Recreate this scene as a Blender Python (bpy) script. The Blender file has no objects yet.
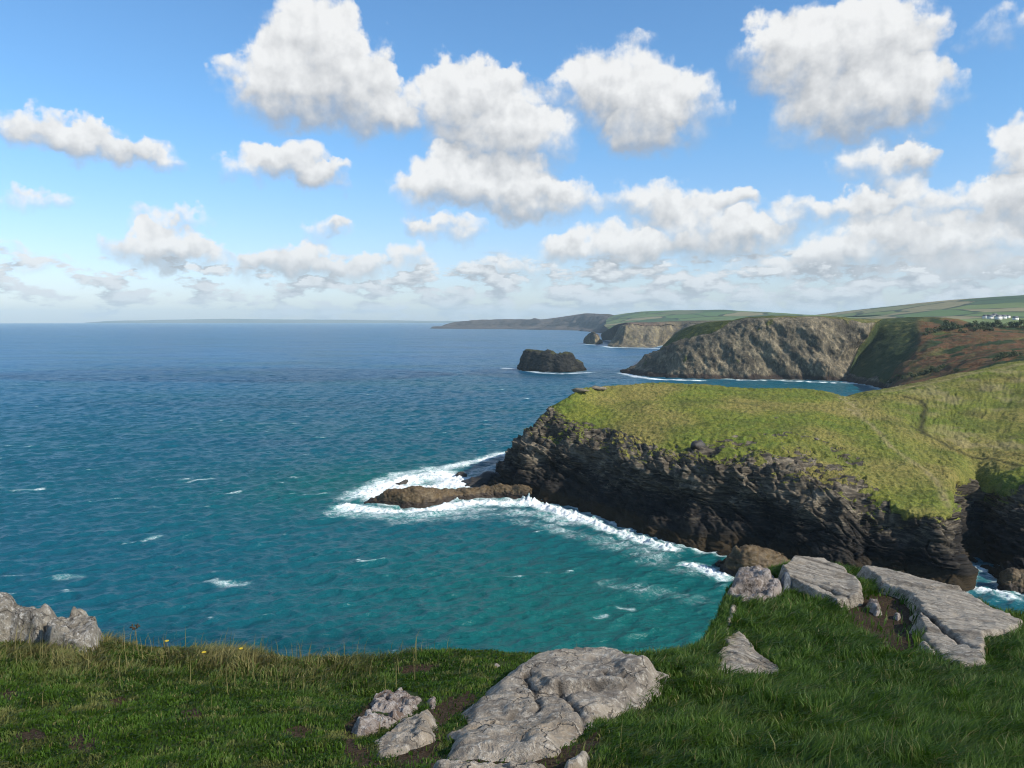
import bpy, math, random
import numpy as np
from mathutils import Vector
from mathutils.bvhtree import BVHTree

random.seed(11)
RS = np.random.RandomState(11)
scene = bpy.context.scene
COL = scene.collection
PI = math.pi

# ------------------------------------------------------------------ camera model
W_, H_ = 1024, 768
FPX = 788.0
CAM_Z = 60.0
PITCH = math.atan(63.5 / FPX)
CP, SP = math.cos(PITCH), math.sin(PITCH)


def ray(px, py):
    a = (px - 512.0) / FPX
    b = -(py - 384.0) / FPX
    return np.array([a, CP + b * SP, -SP + b * CP])


def W(px, py, Y):
    r = ray(px, py)
    return np.array([0, 0, CAM_Z]) + r * (Y / r[1])


def S(px, py, z=0.0):
    r = ray(px, py)
    return np.array([0, 0, CAM_Z]) + r * ((z - CAM_Z) / r[2])


# ------------------------------------------------------------------ numpy noise
_p = RS.permutation(256)
PERM = np.concatenate([_p, _p, _p])
_g = RS.normal(size=(256, 3))
G3 = _g / np.linalg.norm(_g, axis=1)[:, None]


def perlin(p):
    i = np.floor(p).astype(np.int64)
    f = p - i
    i &= 255
    u = f * f * f * (f * (f * 6 - 15) + 10)
    res = 0.0
    for dx in (0, 1):
        wx = u[:, 0] if dx else 1 - u[:, 0]
        hx = PERM[(i[:, 0] + dx) & 255]
        for dy in (0, 1):
            wy = u[:, 1] if dy else 1 - u[:, 1]
            hy = PERM[hx + ((i[:, 1] + dy) & 255)]
            for dz in (0, 1):
                wz = u[:, 2] if dz else 1 - u[:, 2]
                h = PERM[hy + ((i[:, 2] + dz) & 255)]
                g = G3[h]
                d = g[:, 0] * (f[:, 0] - dx) + g[:, 1] * (f[:, 1] - dy) + g[:, 2] * (f[:, 2] - dz)
                res = res + wx * wy * wz * d
    return res * 1.6


def fbm(p, octv=4, gain=0.5, lac=2.03):
    a, s, tot = 1.0, 0.0, 0.0
    q = np.array(p, dtype=float)
    for _ in range(octv):
        s = s + a * perlin(q)
        tot += a
        a *= gain
        q = q * lac + 17.3
    return s / tot


def ridged(p, octv=4, gain=0.5, lac=2.1):
    a, s, tot = 1.0, 0.0, 0.0
    q = np.array(p, dtype=float)
    for _ in range(octv):
        s = s + a * (1 - np.abs(perlin(q)) * 1.6)
        tot += a
        a *= gain
        q = q * lac + 11.7
    return s / tot


def hash3(i, k):
    h = (i[..., 0] * 374761393 + i[..., 1] * 668265263 + i[..., 2] * 2147483647 + k * 974634777) & 0xFFFFFFFF
    h = (h ^ (h >> 13)) * 1274126177 & 0xFFFFFFFF
    h = (h ^ (h >> 16)) * 2246822519 & 0xFFFFFFFF
    return ((h ^ (h >> 13)) & 0xFFFFFF) / float(0xFFFFFF)


def worley(p):
    """F1, F2, random value of the cell, offset to the cell's point and a random vector of the cell."""
    c = np.floor(p).astype(np.int64)
    n = len(p)
    f1 = np.full(n, 9e9)
    f2 = np.full(n, 9e9)
    cid = np.zeros((n, 3), dtype=np.int64)
    off = np.zeros((n, 3))
    for dx in (-1, 0, 1):
        for dy in (-1, 0, 1):
            for dz in (-1, 0, 1):
                cc = c + np.array([dx, dy, dz])
                pt = cc + np.stack([hash3(cc, 1), hash3(cc, 2), hash3(cc, 3)], axis=1)
                v = p - pt
                d = (v * v).sum(axis=1)
                b = d < f1
                f2 = np.where(b, f1, np.minimum(f2, d))
                f1 = np.where(b, d, f1)
                cid[b] = cc[b]
                off[b] = v[b]
    rv = np.stack([hash3(cid, 4), hash3(cid, 5), hash3(cid, 6)], axis=1)
    return np.sqrt(f1), np.sqrt(f2), hash3(cid, 7), off, rv


def sstep(a, b, x):
    t = np.clip((x - a) / (b - a), 0, 1)
    return t * t * (3 - 2 * t)


def poly_dist(P, poly, closed=True):
    """distance of 2-D points to a polyline; signed (positive inside) when closed"""
    P = np.asarray(P)[:, :2]
    Q = np.asarray(poly)[:, :2]
    n = len(Q)
    best = np.full(len(P), 1e18)
    inside = np.zeros(len(P), bool)
    for i in range(n if closed else n - 1):
        a, b = Q[i], Q[(i + 1) % n]
        ab = b - a
        t = np.clip(((P - a) @ ab) / max(ab @ ab, 1e-12), 0, 1)
        d = P - (a + t[:, None] * ab)
        best = np.minimum(best, (d * d).sum(axis=1))
        if closed:
            c = ((a[1] > P[:, 1]) != (b[1] > P[:, 1]))
            with np.errstate(divide='ignore', invalid='ignore'):
                xi = (b[0] - a[0]) * (P[:, 1] - a[1]) / (b[1] - a[1] if b[1] != a[1] else 1e-12) + a[0]
            inside ^= c & (P[:, 0] < xi)
    d = np.sqrt(best)
    return np.where(inside, d, -d) if closed else d


# ------------------------------------------------------------------ lofts and meshes
def pchip(y, x):
    """monotone cubic through y[k] at k = 0..K-1, sampled at x"""
    y = np.asarray(y, float)
    K = y.shape[0]
    d = y[1:] - y[:-1]
    m = np.zeros_like(y)
    if K > 2:
        a, b = d[:-1], d[1:]
        with np.errstate(divide='ignore', invalid='ignore'):
            hm = np.where(a * b > 0, 2 * a * b / (a + b), 0.0)
        m[1:-1] = 0.6 * hm + 0.4 * np.where(a * b > 0, 0.5 * (a + b), 0.0)
    m[0], m[-1] = d[0], d[-1]
    i = np.clip(np.floor(x).astype(int), 0, K - 2)
    sh = (len(x),) + (1,) * (y.ndim - 1)
    t = (x - i).reshape(sh)
    return ((2 * t**3 - 3 * t**2 + 1) * y[i] + (t**3 - 2 * t**2 + t) * m[i]
            + (-2 * t**3 + 3 * t**2) * y[i + 1] + (t**3 - t**2) * m[i + 1])


def samples(counts):
    out = []
    for k, c in enumerate(counts):
        out += list(k + np.arange(c) / c)
    out.append(len(counts))
    return np.array(out)


def loft(sections, col_counts, row_counts):
    A = np.asarray(sections, float)            # S x K x 3
    u = samples(col_counts)
    v = samples(row_counts)
    B = pchip(A, u)                            # ncol x K x 3
    B = np.swapaxes(B, 0, 1)                   # K x ncol x 3
    P = pchip(B, v)                            # nrow x ncol x 3
    return P, u, v


def grid_normals(P):
    dr = np.gradient(P, axis=0)
    dc = np.gradient(P, axis=1)
    n = np.cross(dc, dr)
    return n / np.maximum(np.linalg.norm(n, axis=2, keepdims=True), 1e-9)


def new_obj(name, data, parent=None):
    o = bpy.data.objects.new(name, data)
    COL.objects.link(o)
    if parent is not None:
        o.parent = parent
    return o


def mesh_from(name, V, F, mats, attrs=None, smooth=True, parent=None, fmat=None):
    """V: n x 3; F: m x 4 or m x 3 int array (or a list of such arrays)"""
    me = bpy.data.meshes.new(name)
    Fs = F if isinstance(F, list) else [F]
    Fs = [np.asarray(f, dtype=np.int32) for f in Fs if len(f)]
    loops = np.concatenate([f.ravel() for f in Fs])
    tot = np.concatenate([np.full(len(f), f.shape[1], dtype=np.int32) for f in Fs])
    st = np.concatenate([[0], np.cumsum(tot)[:-1]]).astype(np.int32)
    me.vertices.add(len(V))
    me.vertices.foreach_set('co', np.asarray(V, dtype=np.float32).ravel())
    me.loops.add(len(loops))
    me.loops.foreach_set('vertex_index', loops)
    me.polygons.add(len(tot))
    me.polygons.foreach_set('loop_start', st)
    me.polygons.foreach_set('loop_total', tot)
    if smooth:
        me.polygons.foreach_set('use_smooth', np.ones(len(tot), dtype=bool))
    if fmat is not None:
        me.polygons.foreach_set('material_index', np.asarray(fmat, dtype=np.int32))
    for k, a in (attrs or {}).items():
        at = me.attributes.new(k, 'FLOAT', 'POINT')
        at.data.foreach_set('value', np.asarray(a, dtype=np.float32).ravel())
    for m in (mats if isinstance(mats, (list, tuple)) else [mats]):
        me.materials.append(m)
    me.update()
    me.validate()
    return new_obj(name, me, parent)


def grid_faces(nr, nc, keep=None):
    idx = np.arange(nr * nc).reshape(nr, nc)
    f = np.stack([idx[:-1, :-1], idx[:-1, 1:], idx[1:, 1:], idx[1:, :-1]], axis=2)
    if keep is not None:
        f = f[keep]
    return f.reshape(-1, 4)


def compact(V, F, attrs):
    used = np.unique(F)
    mp = np.full(len(V), -1, dtype=np.int64)
    mp[used] = np.arange(len(used))
    return V[used], mp[F], {k: np.asarray(a).ravel()[used] for k, a in attrs.items()}


def mesh_grid(name, P, mats, attrs=None, parent=None):
    nr, nc = P.shape[:2]
    return mesh_from(name, P.reshape(-1, 3), grid_faces(nr, nc), mats, attrs, parent=parent)


def tag(o, label=None, cat=None, group=None, kind=None):
    if label:
        o['label'] = label
    if cat:
        o['category'] = cat
    if group:
        o['group'] = group
    if kind:
        o['kind'] = kind
    return o


# ------------------------------------------------------------------ node helper
class NB:
    def __init__(self, tree):
        self.t = tree
        tree.nodes.clear()

    def n(self, typ, props=None, **ins):
        nd = self.t.nodes.new(typ)
        for k, v in (props or {}).items():
            setattr(nd, k, v)
        for k, v in ins.items():
            key = int(k[1:]) if k[0] == '_' and k[1:].isdigit() else k.replace('_', ' ')
            self.put(nd.inputs[key], v)
        return nd

    def put(self, sock, v):
        if isinstance(v, bpy.types.NodeSocket):
            self.t.links.new(v, sock)
        elif isinstance(v, bpy.types.Node):
            self.t.links.new(v.outputs[0], sock)
        else:
            if sock.type == 'RGBA' and len(v) == 3:
                v = (*v, 1)
            sock.default_value = v

    def m(self, op, a, b=0.0, c=0.0, clamp=False):
        nd = self.t.nodes.new('ShaderNodeMath')
        nd.operation = op
        nd.use_clamp = clamp
        for i, v in enumerate((a, b, c)):
            self.put(nd.inputs[i], v)
        return nd.outputs[0]

    def v(self, op, a, b=None, c=None):
        nd = self.t.nodes.new('ShaderNodeVectorMath')
        nd.operation = op
        self.put(nd.inputs[0], a)
        if b is not None:
            self.put(nd.inputs[1], b)
        if c is not None:
            self.put(nd.inputs[2], c)
        return nd.outputs['Value' if op in ('DOT_PRODUCT', 'LENGTH', 'DISTANCE') else 'Vector']

    def ss(self, x, a, b, lo=0.0, hi=1.0):
        nd = self.n('ShaderNodeMapRange', {'interpolation_type': 'SMOOTHSTEP'})
        for i, v in enumerate((x, a, b, lo, hi)):
            self.put(nd.inputs[i], v)
        return nd.outputs[0]

    def noise(self, vec, scale, detail=4.0, rough=0.5, dist=0.0):
        nd = self.n('ShaderNodeTexNoise', Vector=vec, Scale=scale, Detail=detail, Roughness=rough, Distortion=dist)
        return nd.outputs['Fac']

    def mix(self, f, a, b, mode='MIX'):
        nd = self.n('ShaderNodeMix', {'data_type': 'RGBA', 'blend_type': mode})
        self.put(nd.inputs[0], f)
        self.put(nd.inputs[6], a)
        self.put(nd.inputs[7], b)
        return nd.outputs[2]

    def attr(self, name):
        return self.n('ShaderNodeAttribute', {'attribute_name': name}).outputs['Fac']

    def scalev(self, vec, s):
        return self.v('MULTIPLY', vec, s)

    def bump(self, h, strength, dist, normal=None):
        nd = self.n('ShaderNodeBump', Strength=strength, Distance=dist, Height=h)
        if normal is not None:
            self.put(nd.inputs['Normal'], normal)
        return nd.outputs[0]


def material(name):
    m = bpy.data.materials.new(name)
    m.use_nodes = True
    b = NB(m.node_tree)
    pos = b.n('ShaderNodeNewGeometry').outputs['Position']
    return m, b, pos


def finish(b, color, rough=0.85, normal=None, spec=0.3, **kw):
    p = b.n('ShaderNodeBsdfPrincipled')
    b.put(p.inputs['Base Color'], color)
    b.put(p.inputs['Roughness'], rough)
    b.put(p.inputs['Specular IOR Level'], spec)
    if normal is not None:
        b.put(p.inputs['Normal'], normal)
    for k, v in kw.items():
        b.put(p.inputs[k.replace('_', ' ')], v)
    b.n('ShaderNodeOutputMaterial', Surface=p.outputs[0])
    return p


# ------------------------------------------------------------------ light and exposure
SUN_AZ, SUN_EL = math.radians(118), math.radians(36)
SUN = np.array([math.sin(SUN_AZ) * math.cos(SUN_EL), math.cos(SUN_AZ) * math.cos(SUN_EL), math.sin(SUN_EL)])
EXPOSURE = 0.55
SKY_STRENGTH = 0.09


def build_camera():
    c = bpy.data.cameras.new('camera')
    c.sensor_width = 36
    c.lens = 36 * FPX / W_
    c.clip_start = 0.05
    c.clip_end = 80000
    o = new_obj('camera', c)
    o.location = (0, 0, CAM_Z)
    o.rotation_euler = (PI / 2 - PITCH, 0, 0)
    scene.camera = o


def build_sun():
    l = bpy.data.lights.new('sun', 'SUN')
    l.energy = 4.6
    l.angle = math.radians(0.53)
    l.color = (1.0, 0.93, 0.82)
    o = new_obj('sun', l)
    o.rotation_euler = Vector(SUN).to_track_quat('Z', 'Y').to_euler()
    o.location = (0, 0, 200)


# cumulus: (centre x, centre y, half width, half height, amount) given as they stand in the sky of the photograph, turned into azimuth and elevation
CLOUDS = [
    (318, 78, 66, 52, 1.1), (312, 32, 46, 38, 1.0), (275, 92, 50, 38, 0.9), (358, 105, 52, 38, 1.0), (388, 116, 30, 22, 0.55), (345, 60, 40, 40, .7),
    (446, 108, 42, 42, 0.9), (490, 118, 58, 48, 1.0), (528, 144, 54, 36, 0.9), (470, 86, 44, 28, 0.8), (519, 76, 20, 16, 0.7), (470, 152, 50, 20, 0.45),
    (622, 95, 62, 46, 0.95), (664, 112, 56, 42, 0.9), (585, 90, 46, 26, 0.6), (640, 136, 40, 24, 0.7),
    (800, 52, 52, 40, 0.9), (850, 72, 66, 54, 1.1), (882, 30, 40, 38, 0.8), (898, 102, 46, 38, 0.9), (838, 118, 56, 36, 0.85), (780, 40, 30, 26, .5),
    (264, 165, 36, 20, 0.85), (296, 162, 32, 23, 0.9), (326, 176, 28, 15, 0.8),
    (38, 128, 44, 20, 0.8), (82, 142, 48, 19, 0.8), (122, 153, 48, 15, 0.7), (155, 160, 26, 9, 0.35),
    (452, 182, 48, 30, 1.0), (500, 190, 60, 32, 1.2), (548, 202, 58, 25, 1.0), (418, 195, 32, 28, 0.55),
    (447, 232, 42, 16, 0.75), (415, 226, 20, 12, 0.4),
    (156, 247, 36, 23, 1.3), (184, 256, 32, 14, 1.1), (165, 223, 34, 12, 0.6), (40, 201, 30, 10, 0.6), (330, 232, 28, 15, 0.6), (345, 226, 12, 14, .6),
    (648, 205, 44, 24, 0.8), (734, 201, 25, 14, 0.9), (700, 228, 66, 34, 0.8), (606, 247, 54, 24, 0.9), (660, 252, 54, 20, 0.7), (748, 240, 40, 24, 0.8), (555, 250, 30, 14, .6),
    (880, 170, 36, 23, 0.8), (913, 158, 13, 16, 0.7),
    (851, 209, 27, 17, 0.85), (795, 217, 28, 20, 0.7), (902, 212, 36, 30, 0.8), (870, 248, 56, 26, 0.8), (930, 245, 40, 25, 0.6),
    (1019, 152, 20, 28, 1.0), (985, 207, 38, 23, 0.8), (1020, 200, 30, 22, 0.8), (1000, 243, 56, 28, 0.8), (1012, 30, 36, 18, 0.4), (1060, 190, 40, 40, .8),
    (302, 262, 36, 24, 1.2), (268, 267, 36, 14, 0.8), (355, 272, 34, 16, 0.95), (408, 262, 26, 20, 0.75), (245, 262, 24, 9, .4), (14, 250, 16, 7, .35), (30, 264, 30, 10, .4),
    (490, 268, 34, 14, 0.6), (540, 272, 40, 14, 0.6), (770, 270, 50, 16, .6), (820, 262, 40, 20, .5), (950, 275, 60, 20, .6),
]


def azel(px, py):
    r = ray(px, py)
    r = r / np.linalg.norm(r)
    return math.degrees(math.atan2(r[0], r[1])), math.degrees(math.asin(r[2]))


def build_world():
    w = bpy.data.worlds.new('World')
    scene.world = w
    w.use_nodes = True
    b = NB(w.node_tree)
    sky = b.n('ShaderNodeTexSky', {'sky_type': 'NISHITA', 'sun_disc': False, 'sun_elevation': SUN_EL, 'sun_rotation': SUN_AZ,
                                   'altitude': 60, 'air_density': 1.0, 'dust_density': 0.6, 'ozone_density': 2.0})
    d = b.n('ShaderNodeTexCoord').outputs['Generated']
    sep = b.n('ShaderNodeSeparateXYZ', Vector=d)
    az = b.m('MULTIPLY', b.m('ARCTAN2', sep.outputs[0], sep.outputs[1]), 180 / PI)
    el = b.m('MULTIPLY', b.m('ARCSINE', sep.outputs[2]), 180 / PI)
    p0 = b.n('ShaderNodeCombineXYZ', X=az, Y=el).outputs[0]

    sp = b.n('ShaderNodeSeparateXYZ', Vector=p0)

    def n2(vec, scale, detail, rough, out='Fac'):
        return b.n('ShaderNodeTexNoise', {'noise_dimensions': '2D'}, Vector=vec, Scale=scale, Detail=detail, Roughness=rough).outputs[out]
    wn = n2(p0, 0.42, 5.0, 0.52, 'Color')
    q = b.v('MULTIPLY_ADD', b.v('SUBTRACT', wn, (0.5, 0.5, 0.5)), (4.2, 3.0, 0.0), p0)
    f = hs = None
    for cx, cy, rx, ry, amt in CLOUDS:
        a, e = azel(cx, cy)
        sx, sy = 788 * PI / 180 / rx, 788 * PI / 180 / ry
        sx *= 0.78 if abs(cx - 512) > 260 else 0.86
        sy *= 0.92
        v = b.v('MULTIPLY_ADD', q, (sx, sy, 0), (-a * sx, -e * sy, 0))
        g = b.m('SUBTRACT', 1.0, b.v('DOT_PRODUCT', v, v), clamp=True)
        ga = b.m('MULTIPLY', g, amt)
        hv = b.m('MULTIPLY', ga, b.v('DOT_PRODUCT', v, (0, 1, 0)))
        f = ga if f is None else b.m('ADD', f, ga)
        hs = hv if hs is None else b.m('ADD', hs, hv)
    hgt = b.m('DIVIDE', hs, b.m('ADD', f, 0.05))           # -1 at a cloud's base, 1 at its top
    f = b.m('MINIMUM', f, 1.2)
    off = (0.45, 0.70, 0.0)
    pd = b.v('ADD', p0, off)
    bl0, bl1 = n2(p0, 0.75, 6.0, 0.54), n2(pd, 0.75, 6.0, 0.54)
    f = b.m('MULTIPLY_ADD', b.m('MULTIPLY', b.m('SUBTRACT', bl0, 0.5), b.ss(f, 0.0, 0.22)), 0.95, f)
    # low layer of many small far clouds, flattened towards the horizon
    def low_noise(p):
        return n2(b.v('MULTIPLY', p, (0.36, 0.95, 0)), 1.0, 8.0, 0.58)
    ln0, ln1 = low_noise(p0), low_noise(b.v('ADD', p0, (0.5, 0.55, 0)))
    band = b.m('MULTIPLY', b.ss(sp.outputs[1], 6.2, 2.8), b.ss(sp.outputs[1], -0.5, 1.0, 0.6, 1.0))
    right = b.ss(sp.outputs[0], -30.0, 8.0, 0.22, 0.62)
    low = b.m('MULTIPLY', b.m('MULTIPLY_ADD', b.m('SUBTRACT', ln0, 0.5), 3.6, right), band)
    # the rest of the sky, outside the photographed part, has fair-weather cumulus too
    dz = b.m('ADD', b.m('MAXIMUM', sep.outputs[2], 0.0), 0.12)
    pz = b.n('ShaderNodeCombineXYZ', X=b.m('DIVIDE', sep.outputs[0], dz), Y=b.m('DIVIDE', sep.outputs[1], dz)).outputs[0]
    rest = b.m('MULTIPLY', b.m('SUBTRACT', n2(pz, 1.1, 6.0, 0.55), 0.50), 5.0)
    outside = b.m('MAXIMUM', b.ss(b.m('ABSOLUTE', az), 37.0, 46.0), b.ss(el, 24.0, 32.0))
    f = b.m('MAXIMUM', f, b.m('SUBTRACT', b.m('MULTIPLY', rest, outside), b.m('MULTIPLY', b.m('SUBTRACT', 1.0, outside), 2.0)))
    body = b.m('MAXIMUM', f, low)
    soft = b.ss(hgt, 0.45, -0.55, 0.62, 1.75)              # tops are crisp, bases dissolve
    cover = b.m('MAXIMUM', b.ss(f, 0.04, soft), b.m('MULTIPLY', b.ss(low, 0.16, 0.62), b.ss(sp.outputs[1], 0.0, 2.5, 0.70, 0.95)))
    shade = b.ss(hgt, -0.60, 0.42, 0.0, 1.0)
    isl = b.ss(b.m('SUBTRACT', low, f), -0.1, 0.2)
    shl = b.m('ADD', 0.45, b.m('MULTIPLY', b.m('SUBTRACT', ln0, ln1), 4.0), clamp=True)
    shade = b.m('ADD', b.m('MULTIPLY', shade, b.m('SUBTRACT', 1.0, isl)), b.m('MULTIPLY', shl, isl))
    shade = b.m('ADD', shade, b.m('MULTIPLY', b.m('SUBTRACT', bl0, bl1), 0.7), clamp=True)
    K = 1.0 / (SKY_STRENGTH * 2 ** EXPOSURE)
    bright = tuple(c * K for c in (0.93, 0.93, 0.92))
    dark = tuple(c * K for c in (0.42, 0.435, 0.46))
    ccol = b.mix(shade, dark, bright)
    # distance: low clouds take on the colour of the air in front of them
    far = b.ss(el, 6.0, -0.3, 0.0, 0.55)
    ccol = b.mix(far, ccol, tuple(c * K for c in (0.46, 0.56, 0.67)))
    skyc = b.mix(1.0, sky.outputs[0], b.mix(b.ss(el, 1.0, 15.0), (1.02, 1.08, 1.34), (0.78, 1.15, 1.40)), 'MULTIPLY')
    col = b.mix(b.m('MULTIPLY', cover, 0.96), skyc, ccol)
    bg = b.n('ShaderNodeBackground', Color=col, Strength=SKY_STRENGTH)
    b.n('ShaderNodeOutputWorld', Surface=bg.outputs[0])
    w.cycles.sampling_method = 'MANUAL'
    w.cycles.sample_map_resolution = 512


# ------------------------------------------------------------------ materials
def mat_rock(name, cols, scale, strata=(1, 1, 1), grass=None, lichen=None, wet=None, black=None, bump=0.5, bumpd=0.3, rough=0.9, spec=0.08):
    """layered rock; where the attribute `turf` is 1 the material `grass` colours take over"""
    m, b, pos = material(name)
    ps = b.v('MULTIPLY', pos, tuple(strata))
    n1 = b.noise(ps, scale, 6, 0.6)
    n2 = b.noise(ps, scale * 4.3, 6, 0.65)
    n3 = b.noise(pos, scale * 0.35, 4, 0.5)
    c = b.mix(b.ss(n1, 0.32, 0.68), cols[0], cols[1])
    c = b.mix(b.ss(n2, 0.45, 0.72, 0.0, 0.75), c, cols[2])
    c = b.mix(b.ss(n3, 0.5, 0.7, 0.0, 0.6), c, cols[0])
    nl = b.noise(pos, scale * 0.9, 5, 0.65)
    c = b.mix(b.ss(nl, 0.52, 0.68, 0.0, 0.55), c, cols[2])
    nk = b.noise(ps, scale * 14, 3, 0.7)
    c = b.mix(b.ss(nk, 0.50, 0.66, 0.0, 0.5), c, cols[0])
    if lichen is not None:
        ln = b.noise(pos, scale * 2.2, 6, 0.7)
        c = b.mix(b.ss(ln, 0.56, 0.68, 0.0, lichen[3]), c, lichen[:3])
    if black is not None:                                 # overhang shade painted as a dark band on the lower cliff
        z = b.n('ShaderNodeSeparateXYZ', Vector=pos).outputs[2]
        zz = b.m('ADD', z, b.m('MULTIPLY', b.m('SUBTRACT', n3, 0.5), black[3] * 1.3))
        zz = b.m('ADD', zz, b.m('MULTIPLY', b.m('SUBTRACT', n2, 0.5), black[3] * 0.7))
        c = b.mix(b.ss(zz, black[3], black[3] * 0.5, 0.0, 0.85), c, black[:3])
    if wet is not None:                                   # weed and wet rock between the tide marks
        z = b.n('ShaderNodeSeparateXYZ', Vector=pos).outputs[2]
        zz = b.m('ADD', z, b.m('MULTIPLY', b.m('SUBTRACT', n1, 0.5), wet[3] * 1.6))
        c = b.mix(b.ss(zz, wet[3], wet[3] * 0.45, 0.0, 0.9), c, wet[:3])
    h = b.m('ADD', b.m('MULTIPLY', n1, 0.6), b.m('MULTIPLY', n2, 0.5))
    if grass is not None:
        t = b.attr('turf')
        g1 = b.noise(pos, grass['s'], 5, 0.6)
        g2 = b.noise(pos, grass['s'] * 5, 5, 0.7)
        g3 = b.noise(pos, grass['s'] * 0.25, 3, 0.5)
        gc = b.mix(b.ss(g1, 0.35, 0.65), grass['a'], grass['b'])
        gc = b.mix(b.ss(g3, 0.42, 0.62), gc, grass['c'])
        gc = b.mix(b.ss(g2, 0.42, 0.68, 0.0, 0.75), gc, grass['d'])
        g5 = b.noise(pos, grass['s'] * 0.45, 4, 0.6)
        gc = b.mix(b.ss(g5, 0.50, 0.68, 0.0, 0.6), gc, grass['d'])
        g4 = b.noise(pos, grass['s'] * 16, 4, 0.7)
        gc = b.mix(b.ss(g4, 0.50, 0.62, 0.0, 0.8), gc, grass['d'])
        gc = b.mix(b.ss(g4, 0.46, 0.34, 0.0, 0.5), gc, grass['c'])
        if 'path' in grass:
            gc = b.mix(b.attr('pale'), gc, grass['path'][0])
            gc = b.mix(b.attr('trench'), gc, grass['path'][1])
        if 'bracken' in grass:
            gc = b.mix(b.attr('bracken'), gc, b.mix(b.ss(g2, 0.35, 0.65), grass['bracken'][0], grass['bracken'][1]))
            gc = b.mix(b.attr('scrub'), gc, grass['bracken'][2])
        tm = b.ss(b.m('ADD', t, b.m('MULTIPLY', b.m('SUBTRACT', n2, 0.5), 0.55)), 0.40, 0.60)
        c = b.mix(tm, c, gc)
        h = b.n('ShaderNodeMix', {'data_type': 'FLOAT'}, _0=tm, _2=h, _3=b.m('MULTIPLY', b.m('ADD', g2, g1), grass.get('h', 0.35)))
        h = h.outputs[0]
    nrm = b.bump(h, bump, bumpd)
    finish(b, c, rough, nrm, spec)
    return m


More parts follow.
